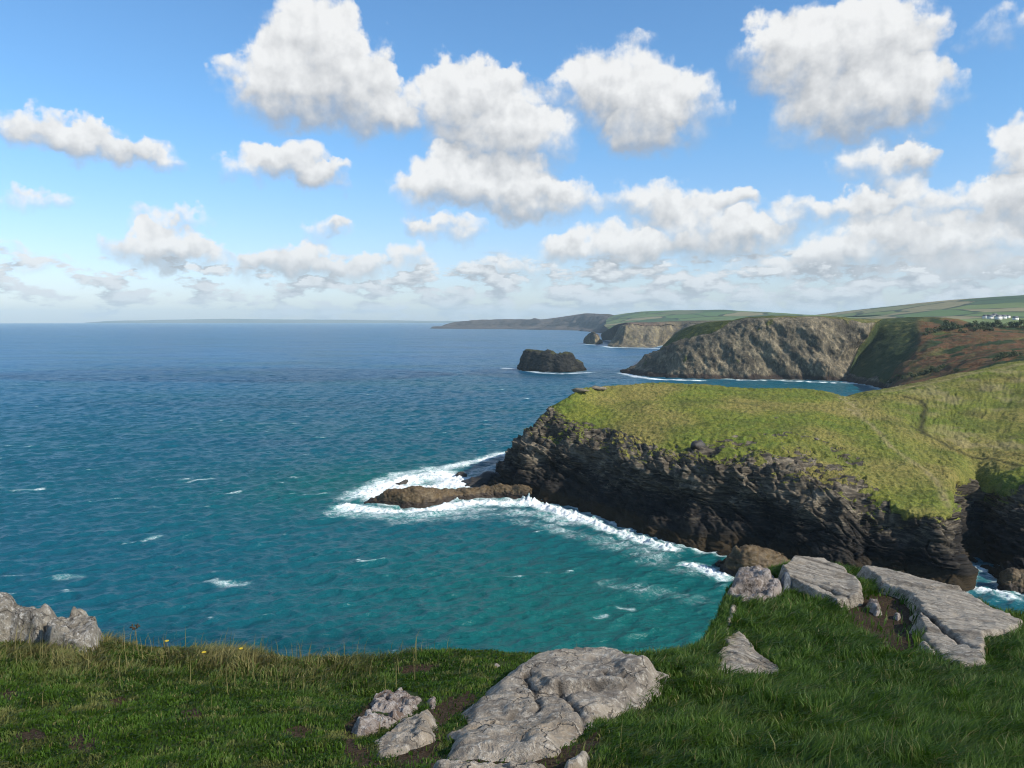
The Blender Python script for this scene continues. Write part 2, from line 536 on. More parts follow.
def build_materials():
    M = {}
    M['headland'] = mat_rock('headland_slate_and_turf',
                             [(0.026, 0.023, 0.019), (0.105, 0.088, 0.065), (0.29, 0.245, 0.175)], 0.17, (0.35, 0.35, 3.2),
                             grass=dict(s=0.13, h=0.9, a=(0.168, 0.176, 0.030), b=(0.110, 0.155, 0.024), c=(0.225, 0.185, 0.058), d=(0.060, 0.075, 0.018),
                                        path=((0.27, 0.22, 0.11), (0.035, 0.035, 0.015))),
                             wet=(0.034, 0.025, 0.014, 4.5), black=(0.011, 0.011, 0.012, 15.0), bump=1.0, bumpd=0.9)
    M['mainland'] = mat_rock('mainland_cliff',
                             [(0.048, 0.042, 0.032), (0.140, 0.120, 0.083), (0.32, 0.265, 0.170)], 0.075, (1.0, 1.0, 0.55),
                             grass=dict(s=0.035, a=(0.085, 0.095, 0.024), b=(0.12, 0.12, 0.035), c=(0.16, 0.14, 0.05), d=(0.04, 0.055, 0.018), h=1.0,
                                        bracken=((0.128, 0.056, 0.026), (0.075, 0.060, 0.026), (0.026, 0.040, 0.014))),
                             wet=(0.035, 0.024, 0.020, 6.0), bump=0.9, bumpd=2.5)
    M['far'] = mat_rock('far_cliff', [(0.055, 0.048, 0.038), (0.13, 0.11, 0.075), (0.30, 0.245, 0.135)], 0.02, (1, 1, 0.5),
                        grass=dict(s=0.006, a=(0.080, 0.072, 0.045), b=(0.12, 0.10, 0.055), c=(0.12, 0.085, 0.065), d=(0.05, 0.045, 0.035), h=2.0),
                        bump=0.9, bumpd=5)
    M['coast'] = mat_rock('far_coast_heath', [(0.045, 0.038, 0.036), (0.085, 0.070, 0.060), (0.13, 0.105, 0.085)], 0.012, (1, 1, 0.5),
                          grass=dict(s=0.004, a=(0.070, 0.055, 0.050), b=(0.085, 0.070, 0.045), c=(0.10, 0.06, 0.055), d=(0.045, 0.045, 0.03), h=2.0),
                          bump=0.9, bumpd=8)
    M['stack'] = mat_rock('stack_rock', [(0.018, 0.018, 0.018), (0.040, 0.038, 0.032), (0.085, 0.080, 0.062)], 0.12, (0.6, 0.6, 1.6),
                          grass=dict(s=0.1, a=(0.075, 0.075, 0.03), b=(0.09, 0.08, 0.04), c=(0.09, 0.085, 0.05), d=(0.05, 0.05, 0.02)),
                          wet=(0.02, 0.018, 0.014, 4.0), bump=0.9, bumpd=1.2)
    M['reef'] = mat_rock('weedy_reef_rock', [(0.050, 0.033, 0.016), (0.095, 0.064, 0.030), (0.17, 0.13, 0.075)], 0.5, (0.6, 0.6, 1.8),
                         wet=(0.022, 0.015, 0.011, 2.0), bump=0.9, bumpd=0.35, rough=0.6, spec=0.25)
    M['wetrock'] = mat_rock('wet_black_rock', [(0.022, 0.020, 0.019), (0.045, 0.040, 0.035), (0.09, 0.075, 0.055)], 0.5, (0.6, 0.6, 1.8),
                            bump=0.9, bumpd=0.35, rough=0.5, spec=0.3)

    # field patchwork of the far hill
    m, b, pos = material('hill_fields')
    wv = b.v('ADD', pos, b.v('MULTIPLY', b.n('ShaderNodeTexNoise', Vector=pos, Scale=0.004, Detail=2.0).outputs['Color'], (120, 120, 0)))
    vo = b.n('ShaderNodeTexVoronoi', {'voronoi_dimensions': '2D'}, Vector=b.v('MULTIPLY', wv, (1.0, 0.55, 0)), Scale=0.0065, Randomness=0.75)
    ve = b.n('ShaderNodeTexVoronoi', {'voronoi_dimensions': '2D', 'feature': 'DISTANCE_TO_EDGE'}, Vector=b.v('MULTIPLY', wv, (1.0, 0.55, 0)), Scale=0.0065, Randomness=0.75)
    rnd = b.n('ShaderNodeSeparateColor', Color=vo.outputs['Color'])
    c = b.mix(rnd.outputs[0], (0.060, 0.115, 0.035), (0.12, 0.155, 0.05))
    c = b.mix(b.ss(rnd.outputs[1], 0.62, 0.72), c, (0.19, 0.165, 0.085))
    c = b.mix(b.ss(rnd.outputs[2], 0.70, 0.76), c, (0.040, 0.075, 0.030))
    n = b.noise(pos, 0.02, 4, 0.6)
    c = b.mix(b.ss(n, 0.4, 0.7, 0, 0.3), c, (0.05, 0.07, 0.025))
    hedge = b.ss(ve.outputs['Distance'], 0.075, 0.03)
    c = b.mix(b.m('MULTIPLY', hedge, b.ss(b.noise(pos, 0.01, 3), 0.36, 0.5)), c, (0.026, 0.040, 0.018))
    finish(b, c, 0.9, b.bump(hedge, 0.5, 4.0), 0.2)
    M['fields'] = m

    m, b, pos = material('distant_land')
    c = b.mix(b.ss(b.noise(pos, 0.0012, 4), 0.4, 0.6), (0.07, 0.085, 0.07), (0.11, 0.115, 0.085))
    finish(b, c, 0.9, None, 0.2)
    M['distant'] = m

    # sea
    m, b, pos = material('sea_water')
    foam_a = b.attr('foam')
    shal = b.attr('shallow')
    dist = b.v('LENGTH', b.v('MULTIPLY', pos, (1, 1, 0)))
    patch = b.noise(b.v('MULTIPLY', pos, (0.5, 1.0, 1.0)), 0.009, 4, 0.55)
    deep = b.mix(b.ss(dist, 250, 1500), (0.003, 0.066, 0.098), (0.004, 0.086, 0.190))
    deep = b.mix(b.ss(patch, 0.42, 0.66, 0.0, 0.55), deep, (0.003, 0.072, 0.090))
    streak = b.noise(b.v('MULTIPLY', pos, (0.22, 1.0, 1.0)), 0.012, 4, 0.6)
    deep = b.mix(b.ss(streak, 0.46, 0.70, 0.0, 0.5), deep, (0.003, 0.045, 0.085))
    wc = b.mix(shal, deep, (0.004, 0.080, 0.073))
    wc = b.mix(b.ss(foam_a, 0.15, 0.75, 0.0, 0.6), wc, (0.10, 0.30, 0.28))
    ca = b.v('MULTIPLY', pos, (0.8, 1.0, 1.0))
    f1 = b.noise(ca, 0.9, 7, 0.75, 0.8)
    f2 = b.noise(ca, 0.20, 5, 0.65, 0.5)
    l1 = b.m('ABSOLUTE', b.m('SUBTRACT', b.noise(ca, 0.42, 6, 0.6, 1.5), 0.5))
    l2 = b.m('ABSOLUTE', b.m('SUBTRACT', b.noise(ca, 1.3, 4, 0.6, 1.0), 0.5))
    vein = b.m('SUBTRACT', b.m('SUBTRACT', 0.10, b.m('MULTIPLY', l1, 1.0)), b.m('MULTIPLY', l2, 0.5))
    fm = b.m('ADD', foam_a, b.m('MULTIPLY', b.m('SUBTRACT', f1, 0.5), 1.0))
    fm = b.m('ADD', fm, b.m('MULTIPLY', b.m('SUBTRACT', f2, 0.5), 1.0))
    fm = b.m('ADD', fm, b.m('MULTIPLY', vein, 2.2))
    fm = b.m('MULTIPLY', b.ss(fm, 0.26, 1.2), b.ss(foam_a, 0.02, 0.40))
    r1 = b.noise(b.v('MULTIPLY', pos, (0.55, 1.0, 1.0)), 0.30, 4, 0.6)
    r2 = b.noise(b.v('MULTIPLY', pos, (0.5, 1.0, 1.0)), 0.06, 5, 0.62)
    r3 = b.noise(b.v('MULTIPLY', pos, (0.45, 1.0, 1.0)), 0.012, 6, 0.66)
    r0 = b.noise(b.v('MULTIPLY', pos, (0.6, 1.0, 1.0)), 1.1, 4, 0.65)
    hh = b.m('ADD', b.m('ADD', b.m('MULTIPLY', r1, 1.1), b.m('MULTIPLY', r0, 0.35)), b.m('MULTIPLY', r2, b.ss(dist, 250, 1600, 0.6, 6.0)))
    hh = b.m('ADD', hh, b.m('MULTIPLY', r3, b.ss(dist, 600, 3000, 0.0, 26.0)))
    nrm = b.bump(hh, 1.0, 1.0)
    p = b.n('ShaderNodeBsdfPrincipled', Roughness=0.28, IOR=1.33, Normal=nrm)
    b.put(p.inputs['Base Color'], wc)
    p.inputs['Specular IOR Level'].default_value = 0.34
    fo = b.n('ShaderNodeBsdfDiffuse', Color=(0.80, 0.82, 0.82, 1), Normal=b.bump(f1, 0.8, 0.5))
    mx = b.n('ShaderNodeMixShader', Fac=fm, _1=p.outputs[0], _2=fo.outputs[0])
    b.n('ShaderNodeOutputMaterial', Surface=mx.outputs[0])
    M['sea'] = m

    # near ground: soil with short moss between the blades
    m, b, pos = material('clifftop_ground')
    n1 = b.noise(pos, 3.0, 5, 0.6)
    n2 = b.noise(pos, 40, 5, 0.7)
    soil = b.mix(b.ss(n2, 0.4, 0.65), (0.036, 0.022, 0.011), (0.090, 0.058, 0.032))
    soil = b.mix(b.ss(b.noise(pos, 90, 3, 0.6), 0.66, 0.72), soil, (0.28, 0.26, 0.23))
    gr = b.mix(b.ss(n1, 0.35, 0.65), (0.030, 0.055, 0.012), (0.050, 0.070, 0.018))
    gr = b.mix(b.ss(n2, 0.5, 0.7, 0, 0.6), gr, (0.04, 0.03, 0.018))
    s = b.ss(b.m('ADD', b.attr('soil'), b.m('MULTIPLY', b.m('SUBTRACT', n1, 0.5), 0.5)), 0.4, 0.6)
    c = b.mix(s, gr, soil)
    finish(b, c, 0.95, b.bump(n2, 0.8, 0.03), 0.15)
    M['ground'] = m

    # grass blades
    m, b, pos = material('grass_blades')
    t = b.attr('tint')
    along = b.attr('along')
    dry = b.attr('dry')
    c = b.mix(t, (0.026, 0.080, 0.005), (0.095, 0.180, 0.012))
    c = b.mix(dry, c, (0.34, 0.27, 0.11))
    c = b.mix(b.m('MULTIPLY', along, 0.25), c, (0.12, 0.15, 0.045))
    df = b.n('ShaderNodeBsdfPrincipled', Roughness=0.55)
    b.put(df.inputs['Base Color'], c)
    df.inputs['Specular IOR Level'].default_value = 0.25
    tr = b.n('ShaderNodeBsdfTranslucent', Color=c)
    mx = b.n('ShaderNodeMixShader', Fac=0.3, _1=df.outputs[0], _2=tr.outputs[0])
    b.n('ShaderNodeOutputMaterial', Surface=mx.outputs[0])
    M['grass'] = m

    # near rocks
    def near_rock(name, base, light, darkc, rust, grain=1.0, foliation=None, rustamt=0.35):
        m, b, pos = material(name)
        q = pos
        if foliation is not None:
            rot = b.n('ShaderNodeMapping', {'vector_type': 'TEXTURE'}, Vector=pos)
            rot.inputs['Rotation'].default_value = foliation
            q = b.v('MULTIPLY', rot.outputs[0], (0.25, 2.2, 2.2))
        n1 = b.noise(q, 2.6 * grain, 6, 0.62, 0.3)
        n2 = b.noise(q, 14 * grain, 6, 0.7)
        n3 = b.noise(pos, 55, 4, 0.7)
        n4 = b.noise(pos, 1.3, 5, 0.6, 0.5)
        n5 = b.noise(q, 6.5, 5, 0.7, 0.8)
        c = b.mix(b.ss(n1, 0.33, 0.66), darkc, base)
        c = b.mix(b.ss(n2, 0.48, 0.68, 0.0, 0.75), c, light)
        c = b.mix(b.ss(n4, 0.54, 0.68, 0.0, rustamt), c, rust)
        c = b.mix(b.ss(n5, 0.60, 0.66, 0.0, 0.7), c, light)          # pale lichen crusts
        c = b.mix(b.ss(n5, 0.36, 0.30, 0.0, 0.6), c, darkc)
        c = b.mix(b.ss(n3, 0.55, 0.7, 0.0, 0.22), c, darkc)
        vo = b.n('ShaderNodeTexVoronoi', {'feature': 'DISTANCE_TO_EDGE'}, Vector=b.v('ADD', q, b.v('MULTIPLY', b.n('ShaderNodeTexNoise', Vector=q, Scale=4.0, Detail=4.0).outputs['Color'], (0.35, 0.35, 0.35))), Scale=2.6 * grain)
        line = b.m('MULTIPLY', b.ss(vo.outputs['Distance'], 0.022, 0.004), b.ss(n4, 0.42, 0.56))
        c = b.mix(b.m('MULTIPLY', line, 0.5), c, (0.05, 0.042, 0.034))
        c = b.mix(b.m('MULTIPLY', b.attr('crack'), 0.85), c, (0.035, 0.028, 0.022))
        h = b.m('ADD', b.m('MULTIPLY', n2, 0.9), b.m('MULTIPLY', n3, 0.35))
        h = b.m('SUBTRACT', b.m('ADD', h, n5), b.m('MULTIPLY', line, 0.8))
        finish(b, c, 0.9, b.bump(h, 1.0, 0.05), 0.15)
        return m
    M['rock_grey'] = near_rock('grey_lichened_rock', (0.47, 0.39, 0.295), (0.70, 0.62, 0.50), (0.24, 0.20, 0.155), (0.36, 0.24, 0.12))
    M['rock_slab'] = near_rock('foliated_slate_slab', (0.52, 0.435, 0.33), (0.70, 0.62, 0.495), (0.27, 0.225, 0.17), (0.35, 0.24, 0.12), 1.0, (0.0, 0.15, math.radians(-38)))
    M['rock_quartz'] = near_rock('quartz_rock', (0.50, 0.43, 0.37), (0.72, 0.66, 0.60), (0.22, 0.15, 0.11), (0.30, 0.14, 0.07), 1.6, None, 0.6)
    M['rock_pink'] = near_rock('pale_pink_rock', (0.42, 0.355, 0.30), (0.60, 0.535, 0.48), (0.20, 0.16, 0.125), (0.32, 0.20, 0.12), 1.2)
    M['rock_blue'] = near_rock('blue_grey_rock', (0.16, 0.18, 0.20), (0.30, 0.32, 0.34), (0.07, 0.075, 0.08), (0.15, 0.15, 0.13), 1.2)
    M['rock_lichen'] = near_rock('white_lichen_rock', (0.42, 0.365, 0.28), (0.70, 0.65, 0.57), (0.19, 0.165, 0.13), (0.27, 0.21, 0.10), 1.4)

    def plain(name, c, rough=0.7, c2=None, sc=20):
        m, b, pos = material(name)
        col = b.mix(b.ss(b.noise(pos, sc, 4, 0.6), 0.35, 0.65), c, c2 or tuple(x * 0.7 for x in c))
        finish(b, col, rough, None, 0.3)
        return m
    M['wall'] = plain('white_render', (0.75, 0.74, 0.70), 0.8)
    M['slate'] = plain('roof_slate', (0.12, 0.12, 0.13), 0.7)
    M['window'] = plain('window_glass', (0.04, 0.05, 0.06), 0.2)
    M['stalk'] = plain('dry_stalk', (0.20, 0.15, 0.07), 0.8)
    M['seed'] = plain('seed_head', (0.10, 0.065, 0.035), 0.9)
    M['petal'] = plain('yellow_petal', (0.75, 0.52, 0.03), 0.6)
    M['shrub'] = plain('shrub_leaves', (0.030, 0.048, 0.018), 0.8, (0.055, 0.075, 0.025), 0.9)
    M['bark'] = plain('shrub_stem', (0.09, 0.07, 0.05), 0.9)

    m, b, pos = material('shade_cloud')  # for the unseen cloud mesh added to cast shade
    df = b.n('ShaderNodeBsdfDiffuse', Color=(0.9, 0.9, 0.9, 1))
    tp = b.n('ShaderNodeBsdfTransparent', Color=(1, 1, 1, 1))
    mx = b.n('ShaderNodeMixShader', Fac=0.36, _1=df.outputs[0], _2=tp.outputs[0])
    mx.inputs[0].default_value = 0.77
    b.n('ShaderNodeOutputMaterial', Surface=mx.outputs[0])
    M['cloud'] = m

    m = bpy.data.materials.new('haze_air')
    m.use_nodes = True
    b = NB(m.node_tree)
    v = b.n('ShaderNodeVolumePrincipled', Density=4.6e-5, Anisotropy=0.0)
    v.inputs['Color'].default_value = (0.66, 0.88, 1.0, 1)
    b.n('ShaderNodeOutputMaterial', Volume=v.outputs[0])
    M['haze'] = m
    return M


# ------------------------------------------------------------------ headland
WATERLINES = []


def strata_displace(P, rock, big, scale, zs=3.0, seed=0.0, dip=0.12, vertical=False):
    """push a cliff grid out and in along its normals: buttresses, beds and broken blocks"""
    nr, nc = P.shape[:2]
    N = grid_normals(P)
    q = P.reshape(-1, 3)
    r = rock.reshape(-1)
    bed = q.copy()
    bed[:, 2] = q[:, 2] + dip * q[:, 0] - 0.06 * q[:, 1]
    d = big * 1.5 * fbm(q / (scale * 5) + seed, 3)
    an = np.array([1, 1, zs]) if not vertical else np.array([1.6, 1.6, 0.35])
    warp = np.stack([fbm(q / (scale * 2) + seed + k * 9.1, 3) for k in range(3)], axis=1) * scale * 0.6
    f1, f2, rid, off, rv = worley((bed + warp) * an / (scale * 1.7) + seed)
    f1b, f2b, ridb, offb, rvb = worley((bed + warp * 0.5) * an / (scale * 0.6) + seed + 3.3)
    if vertical:
        # ribs and gullies that run down the face
        fl_ = (q + np.stack([0.75 * q[:, 2], 0 * q[:, 0], 0 * q[:, 0]], axis=1)) * np.array([1, 1, 0.22])
        d += big * 0.30 * (ridged(q * np.array([1, 1, 0.4]) / (scale * 2.2) + seed, 5, 0.6) - 0.55) * 2.0
        d += big * 1.5 * fbm(fl_ / (scale * 2.6) + seed + 8, 4)
        d += big * 0.22 * (rid - 0.5) + big * 0.16 * (ridb - 0.5)
        d += big * 0.30 * fbm(q * np.array([1, 1, 0.9]) / (scale * 0.55) + seed, 5, 0.62)
    else:
        d += big * 1.5 * fbm(q * np.array([1, 1, 0.25]) / (scale * 2.4) + seed + 5, 4)
        bed[:, 2] += 0.35 * (rid - 0.5) * (q[:, 0] % 7.0 - 3.5) * 0.5 + 3.0 * fbm(q / (scale * 5) + 23, 2)
        d += big * 0.34 * (rid - 0.5) + big * 0.18 * ((off * (rv - 0.5)).sum(axis=1))
        d += big * 0.16 * (ridb - 0.5) + big * 0.08 * ((offb * (rvb - 0.5)).sum(axis=1))
        d -= big * 0.25 * np.exp(-((f2 - f1) / 0.06) ** 2)
        wz = bed[:, 2] + 1.3 * fbm(q / (scale * 3.0) + 40 + seed, 3) + 0.25 * fbm(q / (scale * 0.5) + 14, 2)
        mod = sstep(-0.30, 0.40, fbm(q / (scale * 1.3) + 77, 4)) * 1.25 - 0.35
        for hgt, am in ((scale * 0.30, 0.62), (scale * 0.11, 0.34)):
            li = np.floor(wz / hgt).astype(np.int64)
            lk = np.stack([li, li * 0 + 3, np.floor(q[:, 0] / (scale * 4)).astype(np.int64) * 0], axis=1)
            fr = wz / hgt - li
            d += big * am * ((hash3(lk, 3) - 0.5) + 0.35 * (fr - 0.5)) * (0.4 + 0.6 * mod)
        d += big * 0.16 * fbm(bed * np.array([1, 1, zs]) / (scale * 0.5) + seed, 4)
    # out along the mostly horizontal part of the normal
    NN = N.reshape(-1, 3).copy()
    out = (q + NN * (d * r)[:, None]).reshape(P.shape)
    return out


def build_headland(M):
    raw = [
        [S(488, 486), (497, 472, 285), (509, 455, 287), (518, 437, 290), (534, 425, 292), (550, 408, 296), (566, 398, 300), (579, 389, 305)],
        [S(527, 498), (525, 480, 268), (527, 462, 272), (535, 445, 276), (552, 428, 282), (567, 415, 288), (577, 403, 296), (595, 388, 312)],
        [S(575, 508), (575, 485, 256), (577, 465, 262), (582, 448, 263), (600, 432, 272), (612, 415, 285), (622, 400, 303), (635, 385, 328)],
        [S(630, 530), (630, 505, 229), (632, 485, 236), (636, 466, 237), (645, 448, 246), (655, 425, 268), (662, 402, 298), (672, 383, 335)],
        [S(690, 548), (690, 522, 211.5), (690, 500, 218), (690, 478, 220), (692, 458, 229), (696, 430, 258), (700, 405, 292), (706, 385, 335)],
        [S(745, 560), (745, 535, 200.5), (745, 510, 205.5), (745, 485, 208), (745, 462, 217), (750, 435, 247), (755, 410, 285), (760, 389, 332)],
        [S(800, 572), (800, 548, 190), (800, 525, 193), (800, 500, 198), (800, 470, 210), (805, 440, 240), (810, 412, 282), (815, 390, 332)],
        [S(860, 582), (860, 560, 182), (860, 540, 184.5), (858, 518, 188), (857, 497, 194), (855, 460, 225), (855, 425, 268), (850, 397, 325)],
        [S(915, 588), (915, 570, 178), (914, 550, 180), (912, 532, 183), (910, 512, 187), (905, 475, 212), (890, 430, 262), (872, 393, 330)],
        [S(960, 592), (957, 575, 175.5), (953, 555, 177), (948, 535, 180), (945, 516, 184), (940, 485, 205), (925, 440, 255), (905, 388, 340)],
        [S(972, 566), (968, 548, 199), (962, 525, 205), (958, 505, 211), (957, 488, 216), (955, 470, 222), (945, 440, 258), (930, 383, 345)],
        [S(988, 572), (988, 558, 196), (985, 530, 207), (980, 505, 216), (976, 482, 226), (975, 463, 236), (968, 435, 265), (960, 376, 350)],
        [S(1003, 585), (1006, 562, 184), (1006, 535, 192), (1003, 510, 201), (1000, 485, 213), (998, 465, 228), (992, 435, 265), (990, 370, 355)],
        [S(1040, 600), (1038, 565, 176), (1035, 530, 184), (1032, 500, 195), (1030, 470, 215), (1029, 458, 234), (1027, 432, 262), (1024, 363, 360)],
        [S(1120, 620), (1120, 580, 172), (1120, 540, 180), (1120, 505, 192), (1115, 475, 212), (1112, 452, 236), (1110, 426, 268), (1105, 347, 370)],
    ]
    secs = []
    for s in raw:
        pts = [np.array(p) if isinstance(p, np.ndarray) else W(*p) for p in s]
        w = pts[0]
        under = w + np.array([0, -4, -6])
        brow = pts[-1]
        secs.append([under] + pts + [brow + np.array([0, 25, -7]), brow + np.array([0, 62, -brow[2] - 6])])
    first = [p + np.array([6, 30, -p[2] * 0.6 - 3]) for p in secs[0]]
    secs = [first] + secs
    WATERLINES.append([s[1] for s in secs[1:]])
    cc = [14, 36, 44, 50, 54, 52, 52, 56, 52, 46, 30, 26, 26, 34, 30]
    rc = [6, 22, 26, 28, 34, 46, 46, 50, 14, 10]
    P, u, v = loft(secs, cc, rc)
    nr, nc = P.shape[:2]
    U, V = np.meshgrid(u, v)
    q = P.reshape(-1, 3)
    lo = fbm(q / 9.0, 4).reshape(nr, nc)
    lo2 = fbm(q / 2.6 + 5, 3).reshape(nr, nc)
    edge = 5.28 + 0.45 * lo + 0.35 * lo2                 # rows up to the fifth control point are cliff
    edge = edge + np.where((U > 5) & (U < 8.2), 0.28, 0.0) - np.where((U > 8.6) & (U < 11.5), 0.25, 0)
    edge = edge + sstep(3.0, 1.2, U) * 0.9
    edge = edge - sstep(11.4, 12.6, U) * 0.8
    rock = sstep(edge + 0.20, edge - 0.15, V)
    back = sstep(8.1, 8.9, V)
    rock = np.maximum(rock, back)
    # outcrops that break the turf above the cliff
    oc = sstep(0.04, 0.20, fbm(q * np.array([0.10, 0.10, 0.5]) + 31, 4).reshape(nr, nc))
    oc *= sstep(edge + 1.15, edge + 0.2, V) * sstep(4.0, 5.5, U) * sstep(9.2, 8.0, U)
    rock = np.maximum(rock, oc)
    amp = 1.9 * (0.25 + 0.75 * sstep(0.4, 2.2, V)) * (0.45 + 0.55 * sstep(5.6, 4.4, V))
    P2 = strata_displace(P, rock * amp, 1.9, 4.2, 3.2, 2.0, dip=0.24)
    # turf hummocks
    hum = (0.9 * fbm(q / 14.0 + 3, 4) + 0.75 * fbm(q / 1.7, 3)).reshape(nr, nc)
    P2[..., 2] += hum * (1 - rock) * sstep(1.0, 2.0, V)
    P2[:2, :, 2] = np.minimum(P2[:2, :, 2], -3)
    turf = 1 - rock
    N = grid_normals(P2)
    ledge = sstep(0.45, 0.78, N[..., 2]) * sstep(3.4, 4.6, V) * sstep(-0.30, 0.20, lo + lo2 * 0.8)
    turf = np.maximum(turf, ledge * 0.85 * (1 - back))

    def line(pts, w):
        hit = []
        for px, py in pts:
            k = np.argmin((pxs - px) ** 2 + (pys - py) ** 2 + np.where(V.ravel() > 8.0, 1e6, 0))
            hit.append(P2.reshape(-1, 3)[k])
        d = poly_dist(P2.reshape(-1, 3), np.array(hit), closed=False)
        return np.exp(-(d / w) ** 2).reshape(nr, nc)
    # where each grid point stands in the photograph, to lay the footpaths where they run
    q2 = P2.reshape(-1, 3) - np.array([0, 0, CAM_Z])
    dep = q2[:, 1] * CP - q2[:, 2] * SP
    pxs = 512 + FPX * q2[:, 0] / dep
    pys = 384 - FPX * (q2[:, 1] * SP + q2[:, 2] * CP) / dep
    br = 0.6 + 0.6 * lo2
    trench = np.clip(line([(706, 398), (728, 402), (752, 405), (790, 412), (835, 416), (852, 418)], 0.7) * 0.7 * br, 0, 1)
    trench = np.maximum(trench, line([(905, 396), (920, 400), (926, 408), (923, 418), (921, 428), (924, 433)], 1.2) * (0.9 + 0.3 * lo2))
    trench = np.maximum(trench, line([(912, 427), (925, 434), (940, 441), (955, 450), (970, 456), (990, 458), (1024, 466)], 1.2) * (0.8 + 0.4 * lo2))
    trench = np.maximum(trench, line([(724, 410), (730, 425), (718, 440)], 0.5) * 0.4 * br)
    pale = line([(840, 398), (852, 404), (862, 418), (880, 432), (890, 446), (905, 458), (925, 470), (940, 485), (946, 505)], 1.0) * np.clip(0.52 + 0.9 * lo2, 0, 1)
    pale = np.maximum(pale, line([(885, 392), (905, 388), (940, 380), (980, 371), (1024, 364)], 2.0) * 0.55)
    pale = np.maximum(pale, line([(844, 396), (852, 404), (856, 415)], 3.0) * sstep(-0.1, 0.3, lo2) * 0.9)
    blot = sstep(0.16, 0.34, fbm(q * np.array([1, 0.7, 1]) / 9.0 + 71, 4).reshape(nr, nc)) * (0.25 + 0.4 * sstep(9.5, 12, U))
    trench = np.maximum(trench, blot * sstep(5.2, 6.0, V) * 0.65)
    dry = sstep(0.0, 0.30, fbm(q / 13.0 + 44, 5).reshape(nr, nc)) * sstep(9.0, 12.0, U + (V - 7) * 1.2)
    pale = np.maximum(pale, dry * 0.55)
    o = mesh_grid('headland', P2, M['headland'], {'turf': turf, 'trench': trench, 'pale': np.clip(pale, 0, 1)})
    tag(o, kind='structure', label='green topped headland with dark slate cliffs falling into the bay', cat='headland')
    return o, (pxs.reshape(nr, nc), pys.reshape(nr, nc), P2, V, U)


